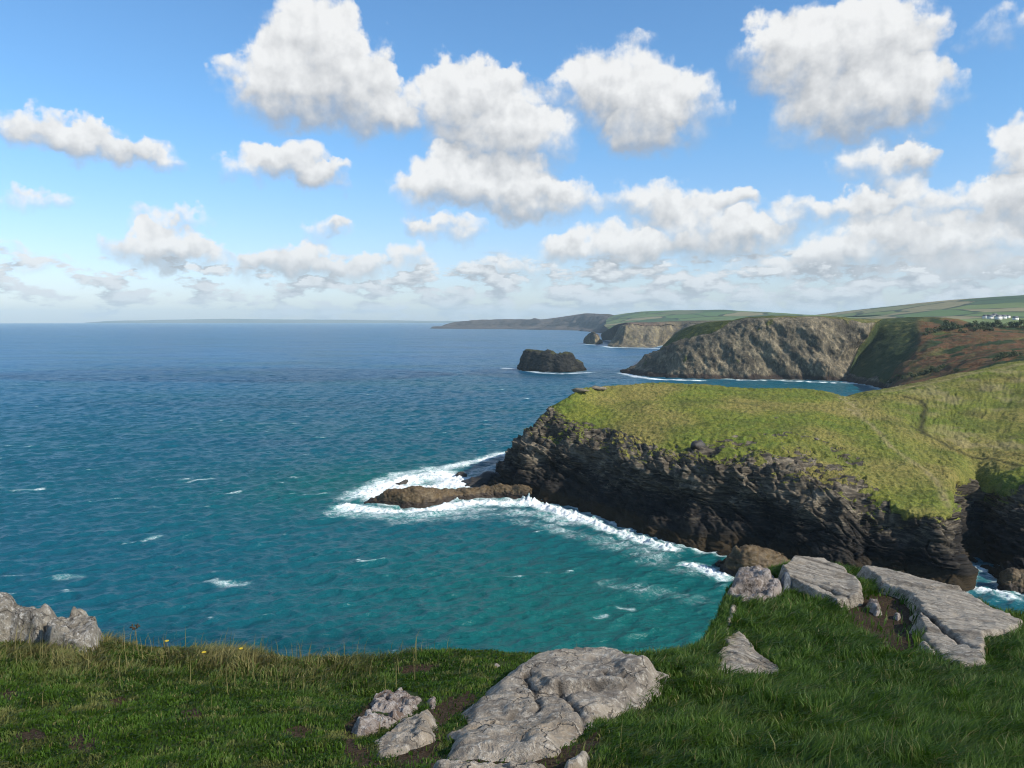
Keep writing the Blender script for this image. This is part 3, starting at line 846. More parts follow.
def build_mainland(M):
    raw = [
        [S(621, 372), (634, 366.5, 930), (648, 357, 935), (662, 348, 940), (678, 337, 945), (690, 331, 965)],
        [S(645, 376.3), (652, 366, 855), (664, 354, 855), (682, 338, 870), (698, 326, 885), (712, 321.5, 905)],
        [S(685, 378.2), (687, 365, 825), (694, 350, 830), (707, 335, 832), (722, 323.5, 845), (735, 320.5, 880)],
        [S(722, 379.2), (723, 363, 812), (727, 347, 818), (733, 331, 826), (742, 319.5, 836), (748, 317.5, 870)],
        [S(765, 379.5), (765, 360, 806), (766, 344, 810), (768, 330, 815), (770, 318.5, 822), (772, 316, 860)],
        [S(810, 380), (810, 361, 799), (811, 345, 803), (812, 330, 808), (814, 318, 816), (816, 316.2, 850)],
        [S(822, 380.5), (828, 369, 789), (840, 356, 796), (855, 340, 804), (869, 322, 814), (872, 318.5, 850)],
        [S(846, 381.5), (852, 370, 790), (862, 354, 812), (873, 338, 822), (881, 322, 832), (884, 318.5, 870)],
        [S(872, 386), (884, 372, 715), (899, 355, 730), (908, 340, 765), (910, 324, 815), (908, 317.5, 870)],
        [S(884, 391), (898, 375, 640), (914, 358, 660), (925, 342, 705), (925, 327, 785), (922, 316.5, 850)],
        [(905, 402, 480), (930, 380, 560), (945, 363, 600), (950, 346, 670), (950, 330, 750), (945, 318, 840)],
        [(960, 402, 440), (970, 376, 480), (980, 362, 540), (985, 348, 620), (985, 335, 700), (985, 325.5, 800)],
        [(1024, 392, 420), (1024, 368, 450), (1024, 355, 520), (1024, 345, 600), (1024, 335, 700), (1024, 326, 820)],
        [(1110, 385, 420), (1110, 362, 450), (1110, 350, 520), (1110, 340, 600), (1110, 332, 700), (1110, 325, 820)],
    ]
    secs = []
    for s in raw:
        pts = [np.array(p) if isinstance(p, np.ndarray) else W(*p) for p in s]
        w, t = pts[0], pts[-1]
        secs.append([w + np.array([0, -6, -8 - w[2]])] + pts + [t + np.array([0, 60, -3]), t + np.array([20, 220, -t[2] * 0.3]), t + np.array([30, 420, -t[2] - 5])])
    first = [p + np.array([10, 60, -p[2] * 0.8 - 5]) for p in secs[0]]
    secs = [first] + secs
    WATERLINES.append([s[1] for s in secs[1:11]])
    cc = [8, 22, 34, 34, 40, 40, 36, 30, 26, 26, 28, 26, 24, 20]
    rc = [4, 26, 28, 28, 26, 20, 8, 6, 6]
    P, u, v = loft(secs, cc, rc)
    nr, nc = P.shape[:2]
    U, V = np.meshgrid(u, v)
    q = P.reshape(-1, 3)
    lo = fbm(q / 40.0, 4).reshape(nr, nc)
    lo2 = fbm(q / 10.0, 4).reshape(nr, nc)
    edge = 5.0 + 0.45 * lo + 0.2 * lo2
    edge = edge - sstep(7.3, 7.9, U) * 3.4                # the gully and bracken slopes are green down to the shore
    edge = edge - sstep(4.0, 2.0, U) * 1.3
    rock = sstep(edge + 0.3, edge - 0.25, V) * (0.15 + 0.85 * sstep(10.6, 9.4, U))
    amp = 1.0 * (0.4 + 0.6 * sstep(0.4, 2.0, V)) * (0.15 + 0.85 * sstep(5.1, 4.2, V)) * sstep(6.2, 5.4, V)
    P2 = strata_displace(P, (0.25 + 0.75 * rock) * amp, 5.0, 10.0, 0.6, 7.0, dip=0.3, vertical=True)
    hum = (5.0 * fbm(q / 60.0 + 3, 4) + 1.5 * fbm(q / 9.0, 3)).reshape(nr, nc)
    P2[..., 2] += hum * (1 - rock) * sstep(1.5, 3.0, V) * sstep(6.8, 5.0, V)
    P2[:2, :, 2] = np.minimum(P2[:2, :, 2], -3)
    br = sstep(9.0, 9.9, U) * sstep(-0.30, 0.05, lo + 0.35 * lo2 + 0.10)
    br *= sstep(6.2, 5.6, V)
    scrub = sstep(0.02, 0.16, fbm(q / 28.0 + 60, 4).reshape(nr, nc)) * sstep(9.6, 10.4, U)
    scrub = np.maximum(scrub, sstep(7.2, 7.8, U) * sstep(9.9, 9.2, U) * sstep(-0.5, -0.1, lo2) * 0.9)
    face_green = sstep(0.05, 0.4, fbm(q * np.array([1, 1, 0.6]) / 22.0 + 90, 4).reshape(nr, nc)) * sstep(0.8, 1.6, V) * 0.55
    o = mesh_grid('mainland_cliffs', P2, M['mainland'], {'turf': np.maximum(1 - rock, face_green), 'bracken': br, 'scrub': scrub})
    tag(o, kind='structure', label='pale sunlit sea cliff with brown bracken slopes beside it', cat='cliff')
    return P2, U, V


def simple_loft(name, raw, M, cc, rc, big, scale, seed, edge, backs, label=None, first_off=(5, 40, 0), wl=True, humamp=0.0, vertical=True):
    secs = []
    for s in raw:
        pts = [np.array(p) if isinstance(p, np.ndarray) else W(*p) for p in s]
        w, t = pts[0], pts[-1]
        secs.append([w + np.array([0, -0.008 * w[1], -8 - w[2]])] + pts + [t + np.array([0, b * 1.0, zf * t[2]]) for b, zf in backs])
    if first_off is not None:
        secs = [[p + np.array(first_off) + np.array([0, 0, -p[2] * 0.8 - 5]) for p in secs[0]]] + secs
    if wl:
        WATERLINES.append([s[1] for s in secs[1:]])
    P, u, v = loft(secs, cc, rc)
    nr, nc = P.shape[:2]
    U, V = np.meshgrid(u, v)
    q = P.reshape(-1, 3)
    lo = fbm(q / (scale * 4), 4).reshape(nr, nc)
    e = edge + 0.5 * lo
    rock = sstep(e + 0.3, e - 0.3, V)
    P2 = strata_displace(P, (0.2 + 0.8 * rock) * sstep(0.2, 1.5, V) * sstep(len(rc) - 0.5, edge + 0.6, V), big, scale, 1.5, seed, dip=0.2, vertical=vertical)
    if humamp:
        P2[..., 2] += humamp * lo * sstep(1.0, 3.0, V)
    return mesh_grid(name, P2, M, {'turf': 1 - rock})


def build_far(M):
    # second cliff headland
    raw = [
        [S(610, 346.5), (613, 342, 1870), (617, 335, 1880), (621, 328, 1890), (625, 324.5, 1900)],
        [S(622, 347.5), (623, 341, 1800), (625, 333, 1815), (627, 326, 1830), (631, 323, 1850)],
        [S(640, 347.5), (642, 341, 1800), (644, 333, 1815), (646, 326, 1830), (648, 322.5, 1880)],
        [S(652, 347.5), (654, 341, 1800), (656, 334, 1820), (657, 327, 1840), (660, 322, 1900)],
        [S(664, 345.5), (668, 340, 1930), (672, 335, 1950), (676, 329, 1980), (680, 321.5, 2080)],
        [S(688, 348.0), (690, 341, 1790), (693, 333, 1830), (697, 327, 1880), (702, 321, 2000)],
        [S(740, 348.0), (742, 341, 1790), (745, 333, 1830), (747, 327, 1880), (750, 320, 2000)],
    ]
    o = simple_loft('second_headland', raw, M['far'], [6, 20, 22, 18, 18, 20, 20], [3, 16, 16, 16, 14, 8, 6], 8.0, 24.0, 3.0, 4.3,
                    [(150, -0.05), (500, -0.6)], first_off=(10, 80, 0))
    tag(o, kind='structure', label='far headland with a yellow sunlit cliff end', cat='headland')
    # far coast
    raw = [
        [S(430, 328.6), (436, 327.6, 6250), (443, 325.5, 6300), (450, 323, 6350), (458, 321.8, 6450)],
        [S(462, 329.0), (464, 326.8, 6000), (467, 324.2, 6060), (471, 321.8, 6120), (478, 320.4, 6250)],
        [S(500, 329.3), (501, 326.8, 5800), (503, 323.6, 5860), (505, 321.0, 5920), (508, 319.6, 6050)],
        [S(540, 329.8), (541, 326.8, 5500), (543, 323.2, 5560), (545, 320.8, 5620), (548, 318.8, 5800)],
        [S(566, 330.4), (567, 326.8, 5200), (569, 322.0, 5280), (571, 317.8, 5380), (574, 315.2, 5550)],
        [S(582, 331.2), (583, 327, 4900), (584, 321.5, 4980), (585, 316.5, 5100), (586, 313.4, 5300)],
        [S(600, 333.0), (601, 328, 4450), (602, 323, 4550), (604, 318, 4750), (606, 314.6, 5000)],
        [S(625, 335.0), (626, 330, 3950), (627, 325, 4050), (629, 320, 4300), (631, 316.6, 4600)],
        [S(670, 338.0), (671, 333, 3400), (672, 328, 3500), (674, 323, 3700), (676, 318, 4100)],
    ]
    o = simple_loft('far_coast', raw, M['coast'], [6, 20, 22, 24, 24, 22, 22, 22, 22], [3, 12, 12, 12, 12, 6, 6], 14.0, 70.0, 9.0, 4.4,
                    [(400, -0.05), (1500, -0.7)], first_off=(30, 200, 0), humamp=8)
    tag(o, kind='structure', label='hazy far coast of heath topped cliffs', cat='coast')
    # hill of fields
    tops = [(606, 318.5, 4700), (622, 314.4, 4500), (650, 311.2, 4200), (700, 310.0, 3900), (760, 311.8, 3400), (805, 314.6, 3000), (850, 316.6, 2700), (878, 315.2, 2450),
            (940, 305.5, 2350), (985, 300, 2300), (1024, 296.2, 2250), (1120, 290, 2200)]
    secs = []
    for i, (px, py, Y) in enumerate(tops):
        t = W(px, py, Y)
        lowy = 327 if px < 760 else 325
        lo = W(px, lowy, Y * 0.62)
        m1 = W(px, lowy + (py - lowy) * 0.42, Y * 0.76)
        m2 = W(px, lowy + (py - lowy) * 0.78, Y * 0.89)
        secs.append([lo + np.array([0, -250, -lo[2] - 10]), lo, m1, m2, t, t + np.array([0, 600, -8]), t + np.array([0, 2600, -t[2] * 0.9])])
    P, u, v = loft(secs, [14] * (len(secs) - 1), [4, 18, 16, 16, 8, 6])
    q = P.reshape(-1, 3)
    P[..., 2] += (5.0 * fbm(q / 350.0, 4)).reshape(P.shape[:2]) * (np.clip(v[:, None] - 1, 0, 1))
    o = mesh_grid('field_hill', P, M['fields'])
    tag(o, kind='structure', label='long far hill patterned with green hedged fields', cat='hill')
    fieldP = P
    # the farthest coast, pale on the horizon
    outline = [(85, 322.6), (120, 320.6), (180, 319.6), (228, 318.9), (280, 319.2), (330, 319.6), (380, 320.2), (430, 320.9), (470, 321.4), (560, 322)]
    secs = []
    for px, py in outline:
        t = W(px, py, 19300)
        g = S(px, 323.4)
        g = W(px, 323.4, 18600)
        g[2] = -5
        md = 0.5 * (g + t)
        md[2] = t[2] * 0.8
        secs.append([g, md, t, t + np.array([0, 500, -t[2] - 5])])
    P, u, v = loft(secs, [10] * (len(secs) - 1), [5, 5, 4])
    q = P.reshape(-1, 3)
    P[..., 2] += (14 * fbm(q / 900.0, 4)).reshape(P.shape[:2]) * (P[..., 2] > 30)
    o = mesh_grid('horizon_coast', P, M['distant'])
    tag(o, kind='structure', label='pale strip of land on the horizon', cat='coast')
    return fieldP


def rock_loft(name, top, wl_front, M, label, cat, Y=None, depth=None, cols=14, rows=12, big=2.0, scale=5.0, seed=1.0, turfrow=9, group=None, wl=True, vertical=False):
    """a rock standing in the sea: its skyline (px, py) over its front waterline (px, py); real depth behind"""
    n = len(top)
    secs = []
    for i in range(n):
        w = S(*wl_front[i])
        d = depth * (0.45 + 0.55 * math.sin(PI * (i + 0.5) / n) ** 0.7)
        t = W(top[i][0], top[i][1], w[1] + d * 0.42)
        def at(f, zf):
            p = w + (t - w) * f
            p[2] = t[2] * zf
            return p
        back = np.array([t[0] * 1.0, w[1] + d, -3])
        secs.append([w + np.array([0, -1.5, -3]), w, at(0.18, 0.38), at(0.45, 0.78), t, t + np.array([0, d * 0.28, -t[2] * 0.25]), back])
    for end, sgn in ((0, -1), (-1, 1)):
        s = secs[end]
        c = np.mean([s[1], s[-1]], axis=0)
        e = [np.array([c[0] + sgn * 0.02 * depth + 0.3 * (p[0] - c[0]), 0.6 * p[1] + 0.4 * c[1], min(p[2], 0) - 3]) for p in s]
        if end == 0:
            secs = [e] + secs
        else:
            secs = secs + [e]
    if wl:
        WATERLINES.append([s[1] for s in secs[1:-1]])
    P, u, v = loft(secs, [cols] * (len(secs) - 1), [3, rows, rows, rows, rows, rows])
    nr, nc = P.shape[:2]
    U, V = np.meshgrid(u, v)
    q = P.reshape(-1, 3)
    P2 = strata_displace(P, sstep(0.2, 1.6, V) * np.ones((nr, nc)), big, scale, 2.0, seed, dip=0.2, vertical=vertical)
    turf = sstep(turfrow - 0.3, turfrow + 0.3, V + 0.6 * fbm(q / scale, 3).reshape(nr, nc))
    o = mesh_grid(name, P2, M, {'turf': turf})
    return tag(o, label, cat, group)


def build_sea_rocks(M):
    rock_loft('sea_stack', [(518.5, 368), (521, 358), (524, 351.5), (534, 350), (548, 350.2), (556, 353.6), (563, 353), (570.5, 354.2), (577, 361), (584, 368.5)],
              [(518, 369.5), (520.5, 370.3), (524, 370.8), (533, 371.3), (546, 372), (556, 372.2), (563, 372.3), (571, 372), (577.5, 371.5), (585, 371)],
              M['stack'], 'flat topped dark rock island alone in the open sea', 'sea stack', depth=46, big=2.6, scale=4.5, seed=4, turfrow=3.6)
    rock_loft('sea_stack', [(584, 341.5), (588, 334), (593, 331.3), (596, 332.5), (599.5, 337), (602, 342)],
              [(584, 343.3), (587, 343.8), (592, 344.2), (596, 344.3), (599.5, 344), (602, 343.5)],
              M['far'], 'small pointed brown stack beside the far yellow cliff', 'sea stack', depth=38, big=4, scale=11, seed=8, turfrow=4.2, cols=8, rows=8)
    rock_loft('reef', [(367, 502.5), (375, 497), (388, 492), (402, 489.5), (418, 488), (432, 488), (446, 489.5), (456, 490), (468, 487.5), (480, 486), (492, 484), (506, 484.5), (520, 486), (532, 488)],
              [(365, 503), (376, 504), (390, 505.5), (405, 506.5), (420, 506.5), (435, 505), (448, 502), (460, 499.5), (470, 499), (482, 498), (494, 497.5), (507, 498), (520, 499), (532, 500)],
              M['reef'], 'long low brown reef reaching out from the headland into white surf', 'reef', depth=9, cols=16, rows=8, big=0.8, scale=1.8, seed=5)
    blacks = [([(462, 483), (470, 479), (478, 476.5), (486, 474), (494, 474), (501, 478)], [(461, 485), (469, 487), (478, 487), (487, 486), (495, 485), (502, 484)], 9, 'jagged black rocks at the foot of the headland above the reef'),
              ([(456, 475.5), (459, 473.3), (463, 473.3), (467, 475)], [(456, 476), (459, 477), (463, 477), (467, 476.3)], 4, 'small black rock in calm water behind the reef'),
              ([(394, 484.5), (399, 482.5), (404, 480.5), (407, 481.5)], [(393, 485), (398, 485.3), (403, 484.5), (407, 483.5)], 3, 'tiny dark rock poking out of the white surf')]
    for t, w, d, lab in blacks:
        rock_loft('sea_rock', t, w, M['wetrock'], lab, 'rock', depth=d, cols=8, rows=6, big=0.8, scale=1.6, seed=len(lab))
    rock_loft('sea_rock', [(716, 566), (725, 557), (736, 549.5), (748, 548), (760, 549), (770, 553), (778, 556), (786, 562)],
              [(714, 568), (724, 573), (736, 577), (748, 578), (760, 577), (770, 576), (779, 574), (788, 572)],
              M['reef'], 'brown topped black rock in the sea just beyond the pale clifftop rock', 'rock', depth=9, cols=12, rows=9, big=1.3, scale=2.2, seed=12)
    rock_loft('sea_rock', [(912, 592), (922, 588), (932, 590), (942, 594), (950, 598)], [(910, 596), (921, 598), (932, 599), (942, 600), (951, 601)],
              M['wetrock'], 'low black rock at the mouth of the inlet', 'rock', depth=5, cols=10, rows=7, big=0.7, scale=1.5, seed=21)
    rock_loft('sea_rock', [(1003, 578), (1010, 570), (1018, 569), (1026, 571), (1034, 578)], [(1002, 589), (1010, 592), (1018, 593), (1026, 594), (1036, 594)],
              M['reef'], 'round brown boulder on the inlet shore', 'rock', depth=7, cols=10, rows=8, big=0.8, scale=2.0, seed=25)


# ------------------------------------------------------------------ sea
def build_sea(M):
    na = 980
    ang = np.radians(np.linspace(-52, 52, na))
    r = [5.0, 40.0, 60.0]
    while r[-1] < 20500:
        x = r[-1]
        rate = 0.0075 if x < 120 else 0.0021 + 0.012 * float(sstep(500, 6000, x)) ** 0.8
        r.append(x * (1 + rate))
    r = np.array(r)
    R, A = np.meshgrid(r, ang, indexing='ij')
    X, Y = R * np.sin(A), R * np.cos(A)
    step = np.maximum(np.gradient(r)[:, None], R * (ang[1] - ang[0])) * np.ones_like(R)
    Z = np.zeros_like(X)
    DX = np.zeros_like(X)
    DY = np.zeros_like(X)
    rs = np.random.RandomState(5)
    wind = math.radians(-72)                          # waves run in from the left and from ahead
    rowsel = R[:, 0] < 4000
    Xs, Ys, st, Rs = X[rowsel], Y[rowsel], step[rowsel], R[rowsel]
    zz = np.zeros_like(Xs); dx = np.zeros_like(Xs); dy = np.zeros_like(Xs)
    for i in range(72):
        L = 1.5 * (18 / 1.5) ** rs.rand() if i > 5 else 26 + 30 * rs.rand()
        th = wind + rs.normal() * 0.6
        kx, ky = math.cos(th), math.sin(th)
        k = 2 * PI / L
        a = (0.0100 * min(L, 6.0) ** 0.95 if i > 5 else 0.05) * (0.6 + 0.8 * rs.rand())
        fade = np.clip(L / (st * 3.0) - 0.5, 0, 1) * sstep(3800, 1500, Rs)
        ph = k * (kx * Xs + ky * Ys) + rs.rand() * 2 * PI + 0.9 * np.sin(Xs * 0.013 * (1 + rs.rand()) + Ys * 0.011 + i)
        s, c = np.sin(ph), np.cos(ph)
        zz += a * fade * s
        dx += -0.7 * a * fade * kx * -c
        dy += -0.7 * a * fade * ky * -c
    Z[rowsel] = zz; DX[rowsel] = dx; DY[rowsel] = dy
    P = np.stack([X + DX, Y + DY, Z], axis=2)
    q = P.reshape(-1, 3)
    near = (R < 2600).ravel()
    foam = np.zeros(len(q))
    qn = q[near]
    fn = np.zeros(len(qn))

    def fl(pts, w, amt, sea=True):
        w_ = np.array([S(*p) for p in pts])
        lo_, hi_ = w_.min(axis=0)[:2] - 4 * w, w_.max(axis=0)[:2] + 4 * w
        sel = ((qn[:, :2] > lo_) & (qn[:, :2] < hi_)).all(axis=1)
        d = poly_dist(qn[sel], w_, closed=False) if len(w_) > 1 else np.linalg.norm(qn[sel][:, :2] - w_[0][:2], axis=1)
        fn[sel] = np.maximum(fn[sel], amt * np.exp(-(d / w) ** 2))
    for wl in WATERLINES:
        ww = np.array(wl)
        wd = 1.6 + ww[:, 1].mean() * 0.0045
        lo_, hi_ = ww.min(axis=0)[:2] - 30, ww.max(axis=0)[:2] + 30
        sel = ((qn[:, :2] > lo_) & (qn[:, :2] < hi_)).all(axis=1)
        d = poly_dist(qn[sel], ww, closed=False)
        fn[sel] = np.maximum(fn[sel], 0.60 * np.exp(-(d / wd) ** 2))
    fl([(505, 503), (530, 502), (556, 511), (590, 522)], 4.6, 1.0)
    fl([(590, 522), (625, 535), (655, 545), (672, 549)], 3.4, 0.9)
    fl([(512, 512), (540, 514), (570, 522)], 6.0, 0.55)
    fl([(340, 512), (380, 516), (430, 515), (480, 509)], 7.0, 0.52)
    fl([(350, 498), (368, 488), (395, 476), (430, 468)], 6.0, 0.6)
    fl([(345, 507), (372, 510), (405, 512), (440, 509), (475, 503), (505, 503)], 5.0, 0.98)
    fl([(372, 494), (392, 484), (415, 478), (440, 474), (452, 478), (456, 486)], 9.5, 1.0)
    fl([(455, 482), (440, 487), (395, 488)], 5.0, 1.0)
    fl([(432, 471), (455, 466), (480, 460), (502, 453)], 5.0, 0.75)
    fl([(462, 480), (480, 470), (500, 466)], 5.0, 0.45)
    fl([(520, 520), (560, 530), (620, 545), (660, 556)], 7.0, 0.36)
    fl([(400, 522), (450, 518), (500, 515)], 7.0, 0.34)
    fl([(688, 564), (700, 568), (714, 573), (722, 577)], 3.0, 0.95)
    fl([(645, 560), (690, 572)], 6.0, 0.32)
    fl([(212, 580), (228, 583), (242, 583)], 2.4, 0.55)
    fl([(125, 544), (142, 541), (160, 536)], 1.4, 0.5)
    fl([(58, 578), (80, 576)], 2.0, 0.42)
    fl([(180, 483), (200, 480), (212, 478)], 1.6, 0.5)
    fl([(228, 494), (240, 491)], 1.6, 0.5)
    fl([(618, 606), (632, 608)], 1.2, 0.55)
    fl([(596, 616), (606, 614)], 1.0, 0.5)
    fl([(612, 585), (660, 592), (700, 600)], 6.0, 0.30)
    fl([(15, 490), (40, 488)], 2.5, 0.5)
    fl([(505, 368.3), (520, 369), (540, 373), (565, 374), (590, 372.5)], 7.0, 0.85)
    fl([(622, 373), (640, 377.5), (660, 379.5), (700, 380.5)], 7.0, 0.95)
    fl([(740, 380), (790, 381), (830, 382.5), (868, 383.8)], 4.0, 0.95)
    fl([(895, 572), (910, 580), (925, 588), (940, 592)], 2.6, 1.0)
    fl([(970, 588), (990, 592), (1010, 598)], 2.4, 0.85)
    fl([(976, 576), (992, 578)], 5.0, 0.45)
    fl([(586, 344.5), (600, 345.2), (612, 347.5), (660, 348.6)], 12.0, 0.8)
    # whitecaps on the steeper crests, in drifting patches
    zq = Z.ravel()[near]
    pat = fbm(np.stack([qn[:, 0] * 0.35, qn[:, 1], qn[:, 2] * 0], axis=1) / 11.0 + 7, 3)
    cap = sstep(0.26, 0.62, zq) * sstep(0.06, 0.32, pat) * 0.54
    far_cap = sstep(0.36, 0.60, fbm(np.stack([qn[:, 0] * 0.45, qn[:, 1], qn[:, 0] * 0], axis=1) / 6.0 + 27, 3)) * sstep(180, 420, qn[:, 1]) * 0.40
    fn = np.maximum(fn, np.maximum(cap, far_cap))
    foam[near] = fn
    shallow = np.exp(-(((q[:, 0] - 25) / 75) ** 2 + ((q[:, 1] - 150) / 85) ** 2))
    shallow = np.maximum(shallow, 0.8 * np.exp(-(((q[:, 0] + 45) / 60) ** 2 + ((q[:, 1] - 285) / 55) ** 2)))
    shallow = np.maximum(shallow, 0.55 * np.exp(-(((q[:, 0] - 260) / 130) ** 2 + ((q[:, 1] - 700) / 90) ** 2)))
    # surf stands up where it breaks on the rocks
    surge = np.zeros(len(q))
    lump = fbm(q / 1.6 + 3, 3)
    surge[near] = sstep(0.6, 1.0, fn) * (qn[:, 1] < 420) * 0.9
    sp = S(529, 499)
    d = np.hypot(q[:, 0] - sp[0], (q[:, 1] - sp[1]) * 1.0)
    surge += 2.2 * np.exp(-(d / 2.8) ** 2)
    for sx, sy, hgt in ((440, 504, 1.6), (458, 501, 2.2), (378, 503, 1.6), (570, 513, 1.8), (596, 521, 2.0), (628, 532, 1.8), (648, 541, 2.0), (668, 549, 1.5), (905, 577, 1.8), (918, 583, 1.5)):
        sp = S(sx, sy)
        d = np.hypot(q[:, 0] - sp[0], (q[:, 1] - sp[1]))
        surge += 0.55 * hgt * np.exp(-(d / 2.6) ** 2)
    q[:, 2] += surge * np.clip(0.45 + 1.5 * lump + 0.8 * fbm(q / 0.7 + 9, 2), 0, 2)
    P = q.reshape(P.shape)
    P = P[:, ::1]
    o = mesh_grid('sea', P, M['sea'], {'foam': foam, 'shallow': shallow})
    tag(o, kind='structure', label='wide blue green sea with small waves', cat='sea')


# ------------------------------------------------------------------ near clifftop
FG = {}


def build_ground(M):
    # columns of the picture, each from behind the viewer to the cliff edge and down the cliff: (edge px, edge py, edge distance) and the points before it
    cols = [
        (-260, [(-260, 760, 5.2), (-250, 705, 6.7), (-240, 665, 8.2)], (-235, 640, 9.2)),
        (-100, [(-100, 765, 5.0), (-96, 704, 6.6), (-92, 664, 8.0)], (-90, 640, 8.9)),
        (0, [(0, 768, 4.9), (2, 702, 6.6), (4, 660, 8.0)], (5, 634, 8.9)),
        (100, [(100, 768, 4.85), (100, 702, 6.7), (100, 668, 7.9)], (100, 646, 8.9)),
        (200, [(200, 768, 4.8), (200, 704, 6.7), (200, 675, 7.9)], (202, 652, 8.9)),
        (300, [(300, 768, 4.8), (300, 708, 6.6), (300, 680, 7.8)], (302, 660, 8.8)),
        (360, [(360, 768, 4.8), (360, 710, 6.6), (360, 682, 7.8)], (358, 664, 8.6)),
        (430, [(430, 768, 4.8), (430, 708, 6.7), (430, 676, 8.0)], (430, 655, 9.0)),
        (500, [(500, 768, 4.8), (500, 706, 6.7), (500, 676, 7.9)], (502, 654, 8.9)),
        (570, [(570, 768, 4.8), (570, 706, 6.7), (570, 676, 7.9)], (572, 655, 8.8)),
        (640, [(640, 768, 4.8), (640, 708, 6.7), (640, 678, 7.8)], (645, 658, 8.7)),
        (690, [(690, 768, 4.8), (690, 708, 6.7), (692, 676, 7.9)], (696, 652, 9.2)),
        (715, [(715, 768, 4.8), (715, 706, 6.8), (716, 660, 8.8)], (719, 622, 10.9)),
        (735, [(735, 768, 4.8), (735, 704, 6.9), (736, 640, 9.9)], (738, 584, 13.4)),
        (780, [(780, 768, 4.8), (780, 700, 7.1), (780, 636, 10.2)], (780, 572, 14.4)),
        (830, [(830, 768, 4.8), (830, 698, 7.2), (830, 636, 10.2)], (830, 572, 14.6)),
        (880, [(880, 768, 4.8), (880, 696, 7.3), (880, 636, 10.2)], (880, 578, 14.0)),
        (930, [(930, 768, 4.8), (930, 696, 7.3), (930, 642, 9.9)], (930, 590, 13.2)),
        (980, [(980, 768, 4.85), (980, 696, 7.3), (980, 646, 9.7)], (980, 606, 12.2)),
        (1030, [(1030, 768, 4.9), (1030, 698, 7.2), (1030, 650, 9.4)], (1030, 622, 11.2)),
        (1110, [(1110, 768, 5.0), (1110, 700, 7.1), (1110, 655, 9.1)], (1110, 632, 10.6)),
        (1260, [(1260, 768, 5.2), (1260, 702, 7.0), (1260, 660, 8.9)], (1260, 640, 10.2)),
    ]
    secs = []
    edge = []
    for cx, pts, e in cols:
        w = [W(*p) for p in pts]
        E = W(*e)
        edge.append(E)
        xdir = (cx - 512) / 788.0
        behind = np.array([xdir * 14, -6, CAM_Z - 1.3])
        foot = np.array([xdir * 3.2, 1.6, CAM_Z - 2.0])
        out = np.array([E[0] * 0.02, 1, 0])
        out /= np.linalg.norm(out)
        secs.append([behind, foot] + w + [E, E + out * 0.35 + np.array([0, 0, -0.30]), E + out * 1.0 + np.array([0, 0, -2.6]), E + out * 4 + np.array([0, 0, -20]),
                                          np.array([E[0] + out[0] * 14, E[1] + 14, -3])])
    cc = [8, 16, 26, 26, 26, 20, 22, 22, 22, 22, 18, 14, 12, 20, 22, 22, 22, 22, 22, 16, 10]
    rc = [6, 16, 34, 34, 26, 5, 8, 10, 8]
    P, u, v = loft(secs, cc, rc)
    nr, nc = P.shape[:2]
    U, V = np.meshgrid(u, v)
    q = P.reshape(-1, 3)
    hum = (0.11 * fbm(q / 1.3, 4) + 0.035 * fbm(q / 0.35 + 4, 3)).reshape(nr, nc)
    P[..., 2] += hum * sstep(1.0, 2.0, V) * sstep(7.5, 5.5, V)
    cl = sstep(5.8, 7.0, V)
    N = grid_normals(P)
    P = P + N * (0.9 * fbm(q / 2.5, 4).reshape(nr, nc) * cl)[..., None]
    FG['P'], FG['V'], FG['edge'] = P, V, np.array(edge)
    faces = grid_faces(nr, nc)
    FG['bvh'] = BVHTree.FromPolygons([tuple(p) for p in P.reshape(-1, 3)], [tuple(f) for f in faces.tolist()])
    FG['M'] = M


def ghit(px, py):
    for k in range(80):
        r = ray(px, py + k)
        h = FG['bvh'].ray_cast(Vector((0, 0, CAM_Z)), Vector(r / np.linalg.norm(r)))
        if h[0] is not None and h[0].z > 50:
            return np.array(h[0])
    raise ValueError('no ground at %s %s' % (px, py))


def ground_z(x, y):
    h = FG['bvh'].ray_cast(Vector((x, y, CAM_Z + 20)), Vector((0, 0, -1)))
    return h[0].z if h[0] is not None else None


ROCKS = []          # outlines, to keep the grass off


